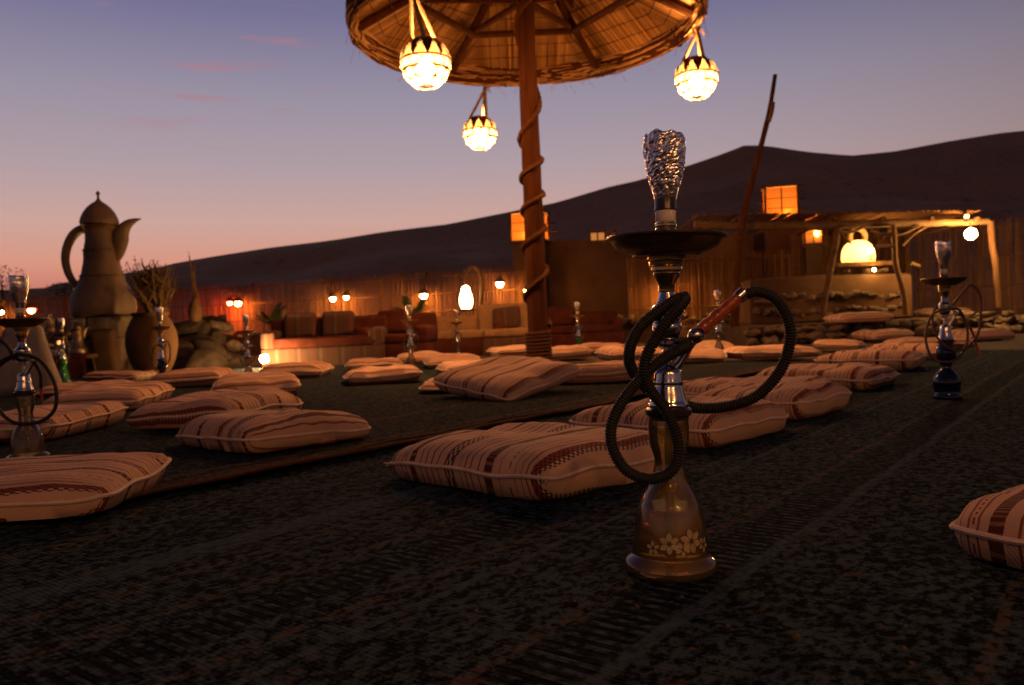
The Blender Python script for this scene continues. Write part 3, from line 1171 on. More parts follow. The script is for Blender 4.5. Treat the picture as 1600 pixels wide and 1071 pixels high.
def cushion(label, loc, yaw, sx_=.70, sy_=.60, h=.152, seed=0, tilt=(0, 0), near=False, shift=None, tufts=False):
    r_ = random.Random(seed * 13 + 5)
    nx_, ny_ = (40, 36) if near else (22, 20)
    root = thing('floor_cushion', label, 'cushion', loc, 0, 'striped floor cushions on the carpets', (tilt[0], tilt[1], R(yaw)))
    corner = [r_.uniform(-.028, .022) for _ in range(4)]
    off = Vector((seed * 3.7, seed * 1.3, 0))
    sag = r_.uniform(.75, 1.12)
    dents = [(r_.uniform(-.6, .6), r_.uniform(-.6, .6), r_.uniform(.25, .55), r_.uniform(-.006, .030)) for _ in range(3)]

    def seam(u, v):
        a, b = (u + 1) / 2, (v + 1) / 2
        c_ = corner[0] * (1 - a) * (1 - b) + corner[1] * a * (1 - b) + corner[2] * a * b + corner[3] * (1 - a) * b
        return max(.02, .43 * h + c_ + .012 * noise.noise(Vector((u * 2, v * 2, 0)) + off))

    def xy(u, v):
        pull = .014
        x = sx_ / 2 * u * (1 - pull * (1 - v * v) * abs(u) ** 2)
        y = sy_ / 2 * v * (1 - pull * (1 - u * u) * abs(v) ** 2)
        w = noise.noise_vector(Vector((u * 1.7, v * 1.7, 3)) + off) * .010
        cn = 1 - .075 * (abs(u) * abs(v)) ** 7
        x, y = x * cn, y * cn
        return x + w.x, y + w.y

    def bulge(u, v):
        return ((1 - abs(u) ** 4.4) * (1 - abs(v) ** 4.4)) ** .5

    vs, fs, uvs = [], [], []
    idx = {}
    for j in range(ny_ + 1):
        for i in range(nx_ + 1):
            u, v = 2 * i / nx_ - 1, 2 * j / ny_ - 1
            x, y = xy(u, v)
            b = bulge(u, v)
            wr = noise.noise(Vector((u * 2.2, v * 2.2, 7)) + off) * .013 + noise.noise(Vector((u * 6, v * 3.5, 9)) + off) * .004
            edge = max(abs(u), abs(v))
            for (du, dv_, dr, dd_) in dents:
                wr -= dd_ * math.exp(-((u - du) ** 2 + (v - dv_) ** 2) / (dr * dr))
            pk = noise.noise(Vector((u * 9, v * 9, 2)) + off) * .012 * max(0, edge - .55)
            idx[(0, i, j)] = len(vs)
            vs.append((x, y, seam(u, v) + sag * h * .50 * b * (1 + .0) + (wr + pk) * min(1, b * 2)))
            uvs.append(((u + 1) / 2, (v + 1) / 2))
    for j in range(ny_ + 1):
        for i in range(nx_ + 1):
            if i in (0, nx_) or j in (0, ny_):
                idx[(1, i, j)] = idx[(0, i, j)]
                continue
            u, v = 2 * i / nx_ - 1, 2 * j / ny_ - 1
            x, y = xy(u, v)
            b = bulge(u, v)
            idx[(1, i, j)] = len(vs)
            vs.append((x, y, max(.004, seam(u, v) - h * .75 * b)))
            uvs.append(((u + 1) / 2, (v + 1) / 2))
    for j in range(ny_):
        for i in range(nx_):
            fs.append((idx[(0, i, j)], idx[(0, i + 1, j)], idx[(0, i + 1, j + 1)], idx[(0, i, j + 1)]))
            fs.append((idx[(1, i, j + 1)], idx[(1, i + 1, j + 1)], idx[(1, i + 1, j)], idx[(1, i, j)]))
    m = MB().add(vs, fs)
    me = m.mesh('cover', 70)
    ul = me.uv_layers.new(name='UVMap')
    for lp in me.loops:
        ul.data[lp.index].uv = uvs[lp.vertex_index]
    cvo = link('cover', me, 'cushion_cloth', root)
    cvo.pass_index = r_.randrange(0, 34) if shift is None else shift
    ring = [idx[(0, i, 0)] for i in range(nx_)] + [idx[(0, nx_, j)] for j in range(ny_)] + [idx[(0, i, ny_)] for i in range(nx_, 0, -1)] + [idx[(0, 0, j)] for j in range(ny_, 0, -1)]
    pts = [Vector(vs[q]) for q in ring] + [Vector(vs[ring[0]])]
    MB().tube(pts, .0055, 6, False).build('piping', 'piping_cloth', root)
    if tufts:
        for (i, j) in ((0, 0), (nx_, 0), (0, ny_), (nx_, ny_)):
            p = Vector(vs[idx[(0, i, j)]])
            dv = Vector((p.x, p.y, 0)).normalized()
            tf = MB()
            for q in range(9):
                e = dv * r_.uniform(.006, .015) + Vector((r_.uniform(-.01, .01), r_.uniform(-.01, .01), r_.uniform(-.008, .008)))
                tf.tube([p - dv * .004, p + e * .6, p + e], .0016, 4)
            tf.build('corner_tuft', 'piping_cloth', root)
    return root


CUSH = [
    # px, py of the middle of its base, yaw, label, extra
    (836, 742, -46, 'large striped cushion in the foreground just left of the tall water pipe', dict(shift=0, tufts=True, near=True, sx_=.68, sy_=.62, h=.16)),
    (-24, 802, -86, 'striped cushion cut by the left edge, nearest on the left', dict(shift=0, near=True, sy_=.86, sx_=.5, h=.135)),
    (1900, 874, -50, 'striped cushion cut by the right edge, nearest on the right', dict(shift=8, near=True, sx_=.66, sy_=.62, h=.15)),
    (428, 697, -42, 'striped cushion with pale bands left of centre, in front of the grey green carpet edge', dict(near=True, sx_=.62, sy_=.56, h=.14)),
    (345, 664, 74, 'striped cushion with a folded corner touching the cushion left of centre', dict(near=True)),
    (55, 684, 88, 'striped cushion with checked front edge behind the leftmost water pipe', dict(shift=0)),
    (175, 641, 95, 'striped cushion right of the leftmost water pipe hose', dict()),
    (135, 617, 93, 'thin pale cushion second behind the leftmost water pipe', dict(h=.11)),
    (190, 599, 90, 'small yellowish cushion in front of the giant coffee pot pedestal', dict(sx_=.55, sy_=.55, h=.12)),
    (304, 605, 98, 'striped cushion beside the blue glass water pipe in front of the clay jar', dict()),
    (402, 619, 106, 'striped cushion with dotted hem in front of the bright ground lamp', dict(shift=0)),
    (466, 592, 92, 'pale cushion just right of the bright ground lamp', dict()),
    (597, 600, 104, 'striped cushion with checked hem left of the umbrella, second row', dict(shift=0)),
    (586, 580, 98, 'striped cushion in front of the plaid sofa, behind the checked hem cushion', dict(shift=0)),
    (706, 575, 100, 'striped cushion beside the base of the pipe left of the umbrella post', dict()),
    (738, 587, 102, 'striped cushion nearest the umbrella post on its left', dict()),
    (800, 558, 104, 'striped cushion behind and left of the umbrella post', dict()),
    (728, 611, 92, 'low pale cushion lying under the sloping cushion at the centre', dict(shift=0, h=.11)),
    (795, 620, -42, 'sloping striped cushion leaning on its neighbours at the centre', dict(shift=0, near=True, sx_=.66, sy_=.72, h=.14, tilt=(.14, .08), z=.05)),
    (955, 598, 91, 'cushion with horizontal stripes between the umbrella post and the tall water pipe', dict(sx_=.6, sy_=.8)),
    (880, 562, 96, 'pale cushion just right of the umbrella post base', dict()),
    (985, 566, 100, 'striped cushion behind the tall water pipe, left of its stem', dict()),
    (1085, 568, 76, 'striped cushion behind the tall water pipe, right of its stem', dict()),
    (1062, 680, -44, 'striped cushion directly behind the neck of the tall water pipe', dict(shift=0, near=True, sx_=.64, sy_=.60, h=.16)),
    (1165, 632, -40, 'striped cushion under the right loop of the black hose', dict(near=True)),
    (1205, 646, -48, 'cushion with red and black checks right of the black hose loop', dict(shift=0, near=True, sx_=.56, sy_=.48, h=.16)),
    (1292, 603, -40, 'striped cushion fourth in the row running back to the right', dict()),
    (1362, 577, -38, 'striped cushion fifth in the row, left of the blue glass water pipe', dict()),
    (1200, 562, 95, 'wide pale cushion behind the right loop of the black hose', dict(sy_=.8)),
    (1312, 548, 60, 'small dark banded cushion in the middle of the right hand group', dict(sx_=.55, sy_=.5, h=.12)),
    (1260, 534, 92, 'flat pale cushion in front of the stone counter', dict()),
    (1378, 533, 92, 'flat pale cushion in front of the crooked post', dict()),
    (1450, 545, 80, 'banded cushion behind the brown hose of the blue glass water pipe', dict(sy_=.8)),
    (1528, 531, 92, 'flat cushion right of the brown hose, farthest right on the carpet', dict()),
    (1140, 534, 92, 'flat dim cushion far behind the amber hose handle', dict()),
    (940, 553, 94, 'dim cushion farthest back between the umbrella post and the tall pipe stem', dict()),
    (1420, 560, -36, 'striped cushion last in the row, partly behind the blue glass water pipe', dict()),
    (1100, 552, 92, 'dim cushion behind the joint of the amber hose handle', dict()),
    (655, 570, 96, 'small pale cushion at the foot of the clear water pipe by the plaid sofa', dict(sx_=.55, sy_=.55)),
    (1238, 503, 94, 'cushion lying on the bank in front of the stone counter, left one', dict(zz=TZ, sy_=.75, h=.2)),
    (1340, 504, 92, 'bright edged cushion lying on the bank below the glowing oven', dict(zz=TZ, sy_=.8, h=.2)),
    (1472, 494, 90, 'cushion lying on the bank behind the blue glass water pipe', dict(zz=TZ, sy_=.8, h=.2)),
]
for i, (px, py, yaw, lab, kw) in enumerate(CUSH):
    kw = dict(kw)
    zz = kw.pop('zz', 0.012)
    z = kw.pop('z', 0.0)
    p = G(px, py, zz)
    if p.x * math.cos(THETA) - p.y * math.sin(THETA) < -1.9 and zz < .1:
        z += .020          # lies on the upper of the two carpets
    cushion(lab, (p.x, p.y, zz + z), yaw, seed=i + 1, **kw)

# ================================================================== WATER PIPES
KP = 1.128e-3
GLASS = [(62, 0), (67, 3), (71, 8), (72, 14), (70, 20), (64, 25), (58.5, 29), (57.5, 34), (57, 49), (53.5, 78), (47.5, 103), (40, 120), (34.5, 130), (29, 142), (25, 158), (22.5, 173), (25, 186), (29, 198), (31, 215), (31, 228), (29.5, 243)]
GLASS2 = [(50, 0), (56, 3), (58, 10), (54, 22), (50, 30), (52, 45), (56, 70), (52, 95), (38, 115), (24, 130), (20, 142), (24, 155), (36, 175), (40, 195), (38, 215), (30, 235), (28, 243)]


def prof_r(P, h):
    for (r0, h0), (r1, h1) in zip(P, P[1:]):
        if h <= h1:
            return r0 + (r1 - r0) * (h - h0) / max(1e-6, h1 - h0)
    return P[-1][0]


def scale_prof(P):
    return [(r_ * KP, h * KP) for r_, h in P]


def smooth_prof(P, n=3):
    pts = [Vector((r_, h, 0)) for r_, h in P]
    q = spline(pts, 1.6 if n > 2 else 4)
    q.append(pts[-1])
    return [(max(0, v_.x), v_.y) for v_ in q]


HOSE_MAIN = [(112, 427, 5), (140, 434, 10), (168, 417, 15), (185, 373, 18), (173, 318, 15), (138, 275, 8), (97, 257, -5), (57, 252, -24), (30, 257, -42), (-10, 272, -44), (-40, 298, -30), (-57, 325, -12), (-58, 352, 2), (-46, 380, 14),
             (-22, 404, 26), (4, 422, 36), (18, 426, 46), (10, 414, 54), (-8, 394, 56), (-22, 374, 54), (-40, 342, 50), (-44, 312, 46), (-32, 284, 46), (-14, 260, 46), (1, 226, 47), (5, 196, 48), (-3, 171, 49), (-20, 159, 50), (-46, 157, 52), (-76, 172, 52),
             (-94, 205, 50), (-93, 242, 47), (-68, 285, 44), (-24, 328, 40), (8, 346, 33), (24, 352, 22), (26, 356, 4), (12, 358, -18)]
HOSE_LEFT = [(-18, 372, 18), (-42, 425, 20), (-75, 448, 20), (-108, 428, 20), (-122, 380, 22), (-100, 340, 24), (-60, 372, 26), (5, 392, 30), (80, 366, 28), (128, 278, 28), (122, 188, 28), (60, 143, 34), (-30, 150, 36), (-92, 222, 30), (-98, 312, 22),
             (-60, 372, 4), (0, 385, -28), (38, 325, -34), (34, 262, -46)]
HOSE_RIGHT = [(24, 405, 15), (70, 455, 14), (111, 488, 10), (145, 450, 10), (151, 389, 10), (135, 278, 10), (79, 222, 22), (0, 167, 55), (-79, 183, 40), (-97, 278, 22), (-64, 365, 18), (-8, 389, 32), (48, 381, 30), (79, 302, 28), (56, 222, 48), (0, 214, 52), (-48, 258, 40),
              (-62, 325, 16), (-30, 388, -24), (24, 397, -28), (87, 349, -10), (118, 280, 0), (131, 225, 4)]
HOSE_FAR = [(20, 385, 10), (55, 400, 10), (80, 340, 12), (70, 240, 20), (20, 180, 50), (-40, 190, 45), (-68, 270, 24), (-50, 350, 15), (-10, 370, 30), (40, 330, 28), (50, 250, 30)]


def water_pipe(label, loc, scale, glass='glass_clear', hose=HOSE_FAR, hose_mat='black_rubber', tilt=(0, 0), rz=0.0, near=False, gprof=GLASS, mirror=False, stem='steel', ribbed=False):
    root = thing('water_pipe', label, 'water pipe', loc, 0, 'water pipes standing among the cushions', (tilt[0], tilt[1], rz))
    root.scale = (scale,) * 3
    seg = 64 if near else 20
    gp = smooth_prof(gprof) if near else gprof
    g = MB().lathe_open([(0.02, .002)] + [(r_ * KP, h * KP) for r_, h in gp], seg)
    if near:
        g.lathe_open([((r_ - 3.2) * KP, h * KP) for r_, h in gp if h > 16], seg)
    go = g.build('glass_base', glass, root, 60)
    wl = [(r_ - 4.2, h) for r_, h in gp if 14 < h < 104]
    w = MB().lathe([(0, 14 * KP)] + [(r_ * KP, h * KP) for r_, h in wl] + [(0, wl[-1][1] * KP)], seg)
    w.build('water', 'hookah_water_clear' if near else 'hookah_water', go, 40)
    MB().lathe([(7 * KP, 26 * KP), (7 * KP, 245 * KP)], 16).build('down_tube', stem, root)
    if near:
        for (f0, hc, sz, n_) in ((-.22, 58, 13, 6), (.14, 50, 10, 5), (.40, 61, 15, 6), (-.66, 50, 9, 5), (.85, 52, 10, 5)):
            fm = MB()
            for q in range(n_):
                a = 2 * math.pi * q / n_ + f0 * 7
                vs, fs = [], []
                for j in range(5):
                    t_ = .25 + .95 * j / 4
                    hw = .34 * math.sin(math.pi * (j + .35) / 4.7)
                    for s_ in (-1, 0, 1):
                        lx = (t_ * math.cos(a) - s_ * hw * math.sin(a)) * sz
                        lz = (t_ * math.sin(a) + s_ * hw * math.cos(a)) * sz + hc
                        rr = prof_r(gprof, lz) + .5
                        az = -math.pi / 2 + f0 + lx / rr
                        vs.append((rr * KP * math.cos(az), rr * KP * math.sin(az), lz * KP))
                for j in range(4):
                    for s_ in range(2):
                        fs.append((j * 3 + s_, j * 3 + s_ + 1, j * 3 + s_ + 4, j * 3 + s_ + 3))
                fm.add(vs, fs)
            fm.build('flower_print', 'flower_print', go)
    MB().lathe(scale_prof([(28, 238), (31, 240), (31, 244), (35, 246), (36, 249), (36, 254), (33, 257), (30, 258)]), seg).build('gasket', 'dark_band', root, 30)
    MB().lathe(scale_prof([(30, 258), (31, 260), (31, 263), (29, 266), (28, 269), (25.5, 279), (23, 290), (22, 293), (22.5, 295), (22.5, 298), (21.5, 300), (21.5, 309), (19, 317), (12, 322), (8, 324), (7.5, 352)]), seg).build('skirt', stem, root, 40)
    MB().lathe(scale_prof([(8, 351), (14, 353), (16.5, 356), (16.5, 361), (13, 363), (17, 366), (21.5, 374), (23, 382), (21.5, 388), (20, 390), (25, 391.5), (26.5, 394), (26.5, 400), (24, 402), (27.5, 404), (27.5, 406), (25, 411), (19, 417),
                           (15, 419.5), (15.5, 421), (14.5, 424), (11, 436)]), seg).build('knob', stem, root, 30)
    MB().lathe(scale_prof([(11, 436), (12.5, 438), (12.5, 446), (14.5, 452), (20, 461), (20.5, 465), (19.5, 467), (24, 470), (24, 474.5), (22.5, 476), (26.5, 478), (27, 483), (25.5, 485), (29, 487), (29.5, 493), (14, 494)]), seg).build('bell', 'brass', root, 30)
    MB().lathe(scale_prof([(14, 494), (49, 490.5), (52, 491), (52.5, 493.5), (56, 496), (68, 500), (79, 506.5), (84, 514), (87.5, 518.5), (92, 519), (92.8, 521), (91.5, 522.5), (87, 521.5), (82, 515), (76, 509), (66, 504.5), (40, 503), (13, 503)]), seg).build('tray', 'copper_tray', root, 50)
    co = MB().lathe(scale_prof([(13, 502), (14, 526), (16, 528), (17, 531), (16, 534), (14.5, 536), (16.5, 538), (16.5, 541), (15, 543), (15, 545)]), seg).build('collar', 'brass', root, 30)
    MB().lathe(scale_prof([(15, 545), (16, 546.5), (15.5, 553), (16.2, 560), (15.5, 562)]), seg).build('grommet', 'white_grommet', root, 40)
    MB().lathe(scale_prof([(15.5, 561.5), (17.2, 563), (17.2, 565), (16.4, 567), (16.6, 582), (15, 583)]), seg).build('bowl_foot', 'dark_band', root, 40)
    # foil-wrapped tobacco bowl, crumpled
    fp = [(16.5, 580), (18, 584), (19, 589), (21, 596), (23.5, 605), (26, 615), (28, 625), (29.5, 635), (30.5, 645), (31, 654), (31, 661), (31.5, 668), (31, 674), (29, 678), (27, 675), (22, 669), (14, 668), (0.5, 669)]
    fs_ = 54 if near else 16
    P2 = []
    for (r0, h0), (r1, h1) in zip(fp, fp[1:]):
        n_ = max(1, int(((r1 - r0) ** 2 + (h1 - h0) ** 2) ** .5 / (2.1 if near else 6)))
        P2 += [(r0 + (r1 - r0) * q / n_, h0 + (h1 - h0) * q / n_) for q in range(n_)]
    P2.append(fp[-1])
    fm = MB().lathe(scale_prof(P2), fs_)
    cr = random.Random(3)
    nv = []
    for (x, y, z) in fm.v:
        p = Vector((x, y, z)) / KP
        vert = Vector((p.x * .16, p.y * .16, p.z * .07))
        d = noise.noise(vert) * 2.4 + noise.noise(p * .34) * 1.3 + abs(noise.noise(Vector((p.x * .3, p.y * .3, p.z * .1)))) * 1.6 + cr.uniform(-.55, .55)
        k_ = min(1.0, max(.25, (p.z - 583) / 20))
        rr = math.hypot(p.x, p.y)
        e = 1 + d * k_ / max(rr, 8)
        top = max(0, (p.z - 660) / 18)
        dz = top * (noise.noise(Vector((p.x * .06, p.y * .06, 2))) * 9 + p.x * -.06)
        nv.append((p.x * e * KP, p.y * e * KP, (p.z + dz + noise.noise(p * .2) * .8) * KP))
    fm.v = nv
    fm.build('foil_bowl', 'foil', root, 30, not near)
    # hose port, handle and hose
    mi = -1 if mirror else 1

    def q3(p):
        return Vector((p[0] * mi * KP, -p[2] * KP, p[1] * KP))
    MB().tube([q3((6, 312, 4)), q3((18, 326, 5)), q3((32, 350, 5)), q3((38, 359, 5))], [8 * KP, 6.5 * KP, 6.5 * KP, 7 * KP], 14).build('hose_port', stem, root)
    bl = MB().lathe([(0, -13 * KP)] + [(12.5 * KP * math.sin(math.pi * i / 12), -12.5 * KP * math.cos(math.pi * i / 12)) for i in range(1, 12)] + [(0, 13 * KP)], 20 if near else 10, q3((43, 368, 5)))
    bl.build('port_ball', stem, root, 60)
    rad = 8.9 * KP
    if near:
        ha_, hb_ = q3((52, 377, 5)), q3((112, 427, 5))
        hh = [ha_.lerp(hb_, i / 14) for i in range(15)]
        ho = MB().tube(hh, [(9.5 + .9 * math.sin(i * 1.4)) * KP for i in range(15)], 18).build('hose_handle', 'amber_handle', root, 60)
        MB().tube([hb_.lerp(ha_, .03), hb_.lerp(ha_, -.12)], 10.6 * KP, 18).build('ferrule', 'steel', ho)
        # scrap of clear wrapping film at the joint
        fl_ = MB()
        cr2 = random.Random(9)
        for q in range(10):
            a = ha_ + Vector((cr2.uniform(-8, 8), cr2.uniform(-8, 8), cr2.uniform(-9, 8))) * KP
            fl_.add([a, a + Vector((cr2.uniform(-7, 7), cr2.uniform(-7, 7), cr2.uniform(-9, 5))) * KP, a + Vector((cr2.uniform(-7, 7), cr2.uniform(-7, 7), cr2.uniform(-9, 5))) * KP], [(0, 1, 2)])
        fl_.build('film_scrap', 'glass_clear', ho, smooth=False)
        path = spline([q3(p) for p in hose], .00128)
        pat = [1.06, 1.02, .86, .86]
        MB().tube(path, [rad * pat[i % 4] for i in range(len(path))], 14).build('hose', hose_mat, root, 70)
    else:
        path = spline([q3(p) for p in hose], .006)
        n_ = len(path)
        if ribbed:
            pat = [1.04, .9]
            MB().tube(path, [.8 * rad * pat[i % 2] for i in range(n_)], 8).build('hose', hose_mat, root, 70)
        else:
            MB().tube(path, [.62 * rad] * n_, 7).build('hose', hose_mat, root, 70)
        e = path[-1]
        MB().tube([e, e + (path[-1] - path[-3]).normalized() * .06], [.8 * rad, .4 * rad], 8).build('mouthpiece', 'amber_handle', root)
    return root


mp_ = G(1048, 893, .012)
water_pipe('tall water pipe with foil bowl, black ribbed hose and flowered glass base in the foreground', (mp_.x, mp_.y, .012), 1.0, 'glass_amber', HOSE_MAIN, near=True, tilt=(0, R(1.25)))
q = G(1480, 624, .012)
water_pipe('water pipe with brown coiled hose and dark blue glass base on the right', (q.x, q.y, .012), .985, 'glass_blue', HOSE_RIGHT, 'hose_brown', gprof=GLASS2)
q = G(45, 728, .012)
water_pipe('water pipe with clear glass base and black coiled hose at the left edge', (q.x, q.y, .03), .885, 'glass_clear', HOSE_LEFT, ribbed=True)
for (px, py, htop, glass, lab, mir) in ((255, 610, 480, 'glass_blue', 'small looking water pipe with bright blue glass in front of the clay jar', False), (101, 600, 497, 'glass_green', 'water pipe with green glass beside the low red table', True),
                                        (389, 598, 492, 'glass_clear', 'clear glass water pipe beside the bright ground lamp', False), (643, 577, 477, 'glass_clear', 'clear glass water pipe in front of the plaid sofa', False),
                                        (716, 562, 485, 'glass_clear', 'slender water pipe under the hanging egg shaped lantern', True), (905, 556, 473, 'glass_green', 'water pipe with green glass right of the umbrella post', False),
                                        (1124, 558, 454, 'glass_clear', 'water pipe seen beneath the amber hose handle', False)):
    q = G(px, py, .012)
    hh = (py - htop) / F * q.y
    water_pipe(lab, (q.x, q.y, .012), hh / (680 * KP), glass, mirror=mir, gprof=GLASS2 if 'blue' in glass else GLASS)

# ================================================================== GIANT COFFEE POT, PEDESTAL, JAR, ROCKS


def ewer(name, label, loc, k, mat, rz=0.0, group=None):
    root = thing(name, label, 'coffee pot', loc, rz)
    body = [(40, -3), (45, 0), (47, 8), (47, 16), (45, 27), (40.5, 37), (36, 45), (31, 58), (28, 70), (26.2, 80), (25, 94), (23.5, 105), (22, 117), (21.5, 128), (23, 134), (25.5, 137), (22, 139)]
    m = MB().lathe([(r_ * k, z * k) for r_, z in smooth_prof(body)], 56)
    m.v = [tuple(Vector(v_) + noise.noise_vector(Vector(v_) / k * .06) * 1.1 * k + noise.noise_vector(Vector(v_) / k * .25) * .35 * k) for v_ in m.v]
    m.build('body', mat, root, 40)
    lid = MB().lathe([(r_ * k, z * k) for r_, z in [(24, 138), (27.5, 140), (28, 144), (26.5, 150), (23, 158), (17.5, 166), (11, 172), (5, 176), (3.5, 178)]], 36).build('lid', mat, root, 40)
    MB().lathe([(r_ * k, z * k) for r_, z in [(3.5, 177), (2, 181), (1.6, 185), (3.2, 188), (3, 190), (0, 193)]], 14).build('finial', mat, lid, 40)
    sp = spline([Vector((p[0] * k, 0, p[1] * k)) for p in [(18, 78), (25, 95), (29, 112), (34, 127), (43, 138), (54, 144), (67, 147)]], 3 * k)
    n_ = len(sp)
    rr = []
    for i in range(n_):
        t_ = i / (n_ - 1)
        rr.append(k * (4 + 10 * math.sin(math.pi * min(1, t_ / .95)) ** .8 if t_ < .48 else max(.8, 14 * (1 - (t_ - .48) / .53) ** .9)))
    m = MB().tube(sp, rr, 14)
    m.v = [(x, y * .55, z) for x, y, z in m.v]
    m.build('spout', mat, root, 50)
    hd = spline([Vector((p[0] * k, 0, p[1] * k)) for p in [(-19, 134), (-31, 133), (-43, 124), (-52, 108), (-56, 90), (-54, 72), (-48, 57), (-38, 43)]], 3 * k)
    n_ = len(hd)
    MB().tube(hd, [k * (7.5 - 2.5 * i / n_) for i in range(n_)], 12).build('handle', mat, root, 60)
    for z, r_ in ((60, 32), (100, 25.5)):
        MB().tube([(r_ * k * math.cos(a), r_ * k * math.sin(a), z * k) for a in [2 * math.pi * i / 30 for i in range(31)]], 1.0 * k, 6, False).build('ring', mat, root)
    return root


EY = 10.9
pe = D(163, 492, EY)
ewer('giant_coffee_pot', 'giant clay coffee pot with spout and curved handle on a stone pedestal', pe, EY / F, 'ewer_clay')
# pedestal of big blocks
pd = thing('stone_pedestal', 'rough stone pedestal under the giant coffee pot', 'pedestal', (pe.x, pe.y, 0))
hz = pe.z - .03
bm_ = rbox((.80, .7, hz * .62), .04, 3, .03, 2)
place(link('stone_block', bm_, 'stone', pd), (-.02, 0, hz * .31))
for k, (x, w) in enumerate(((-.28, .40), (.17, .44))):
    place(link('stone_block', rbox((w, .74, hz * .37), .04, 3, .025, 4 + k), 'stone', pd), (x, 0, hz * .62 + hz * .185))
place(link('stone_slab', rbox((.34, .16, .62), .10, 4, .02, 9), 'clay', pd), (.24, -.50, .30), (R(8), 0, 0))
place(link('stone_block', rbox((.26, .3, .36), .06, 3, .03, 11), 'stone', pd), (-.26, -.54, .18), (0, 0, .2))

jp = G(240, 588)
jk = 8.4 / F
jar = thing('clay_jar', 'big round clay jar standing right of the giant coffee pot', 'jar', (jp.x, jp.y, 0))
jr = [(24, 0), (27, 4), (37, 25), (43, 48), (44, 66), (41, 84), (33, 102), (29.5, 108), (32, 112), (32, 115), (29, 115), (28, 108), (36, 90), (0, 88)]
MB().lathe([(r_ * jk, z * jk) for r_, z in smooth_prof(jr[:10]) + jr[10:]], 40).build('body', 'clay', jar, 40)


def stalks(name, label, loc, n_, h, spread, mat, cat, seed, lean=(0, 0), r0=.012, plume=False):
    r_ = random.Random(seed)
    root = thing(name, label, cat, loc)
    m = MB()
    pl = MB()
    for i in range(n_):
        a = r_.uniform(0, 6.28)
        s_ = r_.uniform(0, spread)
        hh = h * r_.uniform(.65, 1.05)
        b = Vector((r_.uniform(-.06, .06), r_.uniform(-.06, .06), 0))
        e = Vector((s_ * math.cos(a) + lean[0], s_ * math.sin(a) + lean[1], hh))
        m.tube([b, b + (e - b) * .5 + Vector((0, 0, .05 * h)), e], [r0, r0 * .8, r0 * .3], 4)
        if plume:
            for k in range(9):
                q = b + (e - b) * r_.uniform(.35, 1.0)
                dv = Vector((r_.uniform(-.1, .1), r_.uniform(-.1, .1), r_.uniform(.05, .2))) * .9
                pl.tube([q, q + dv], r0 * .35, 3)
    o = m.build('stems', mat, root)
    o['kind'] = 'stuff'
    if plume:
        o = pl.build('dry_leaves', mat, root)
        o['kind'] = 'stuff'
    return root


stalks('dry_reed_bundle', 'bushy bundle of dry reeds sticking out behind the clay jar', (jp.x - .14, jp.y + .55, .55), 110, .78, .30, 'dry_stem', 'reeds', 5, (-.08, 0), .012, True)
sp_ = D(306, 500, 10.6)
bt = thing('narrow_jar', 'narrow necked jar on the dark rocks holding upright reeds', 'jar', (sp_.x, sp_.y, sp_.z - .02))
MB().lathe([(.05, 0), (.085, .05), (.09, .14), (.06, .24), (.028, .30), (.035, .33), (.02, .33)], 20).build('body', 'clay', bt, 40)
stalks('reed_stalks', 'thin upright reed stalks in the narrow jar on the dark rocks', (sp_.x, sp_.y, sp_.z + .28), 8, .62, .05, 'dry_stem', 'reeds', 8, (-.02, 0), .01)
s2 = D(122, 520, 12.5)
stalks('reed_stalks', 'two thin dry stalks rising behind the leftmost water pipe', (s2.x, s2.y, .3), 3, 1.25, .12, 'dry_stem', 'reeds', 18, (.02, 0), .008)

# dark rocks right of the jar
rk = thing('rock_pile', 'pile of dark boulders between the clay jar and the ground lamp', 'rocks', G(310, 585))
rl = rk.location
BOUL = [(288, 578, 10.7, .62), (318, 575, 10.5, .58), (300, 545, 10.8, .60), (326, 545, 10.7, .5), (296, 515, 11.0, .5), (318, 518, 11.0, .42), (345, 560, 10.9, .42), (340, 530, 11.0, .34), (352, 512, 11.3, .3), (335, 510, 11.2, .28), (368, 540, 11.4, .26), (360, 575, 11.0, .4),
        (375, 562, 11.3, .26), (275, 560, 10.9, .55), (330, 500, 11.5, .26), (348, 498, 11.6, .24)]
for i, (px, py, yy, s_) in enumerate(BOUL):
    p = D(px, py, yy)
    stone(rk, (p.x - rl.x, p.y - rl.y, max(.08, p.z)), s_, 900 + i, i not in (8, 9, 10, 12))

# things at the left edge
wp = G(40, 622)
wb = thing('white_backrest', 'pale rounded backrest cushion behind the leftmost water pipe', 'backrest', (wp.x, wp.y, 0), R(12))
me = rbox((.62, .24, .62), .10, 5, .03, 3)
for v_ in me.vertices:
    k = 1 - .55 * max(0, (v_.co.z + .31) / .62)
    v_.co.x *= k
    v_.co.y *= k
place(link('pad', me, 'white_cloth', wb), (0, 0, .315), (R(-8), 0, 0))
tp = G(85, 594)
tb = thing('low_table', 'low table under a red cloth left of the pedestal', 'table', (tp.x, tp.y, 0), R(5))
place(link('tablecloth', rbox((.62, .42, .30), .03, 2, .012, 6), 'red_cloth', tb), (0, 0, .15))
for i, (x, s_) in enumerate(((-.12, .07), (.06, .085))):
    b = thing('bowl', ('small pale bowl on the red table, left one', 'larger pale bowl on the red table, right one')[i], 'bowl', (tp.x + x, tp.y - .04, .303))
    MB().lathe([(s_ * .4, 0), (s_ * .8, .03), (s_, .065), (s_ * .95, .065), (s_ * .7, .03), (0, .012)], 20).build('body', 'white_grommet', b)
ep = D(122, 540, 10.2)
ewer('coffee_pot', 'small dark coffee pot silhouette left of the stone pedestal', (ep.x, ep.y, .30), .0023, 'copper_tray', R(20))
st = MB()
st.box((0, 0, .15), (.34, .3, .30))
sto = thing('stool', 'small wooden stool under the dark coffee pot', 'stool', (ep.x, ep.y, 0))
MB().box((0, 0, .27), (.36, .34, .05)).build('seat', 'wood', sto)
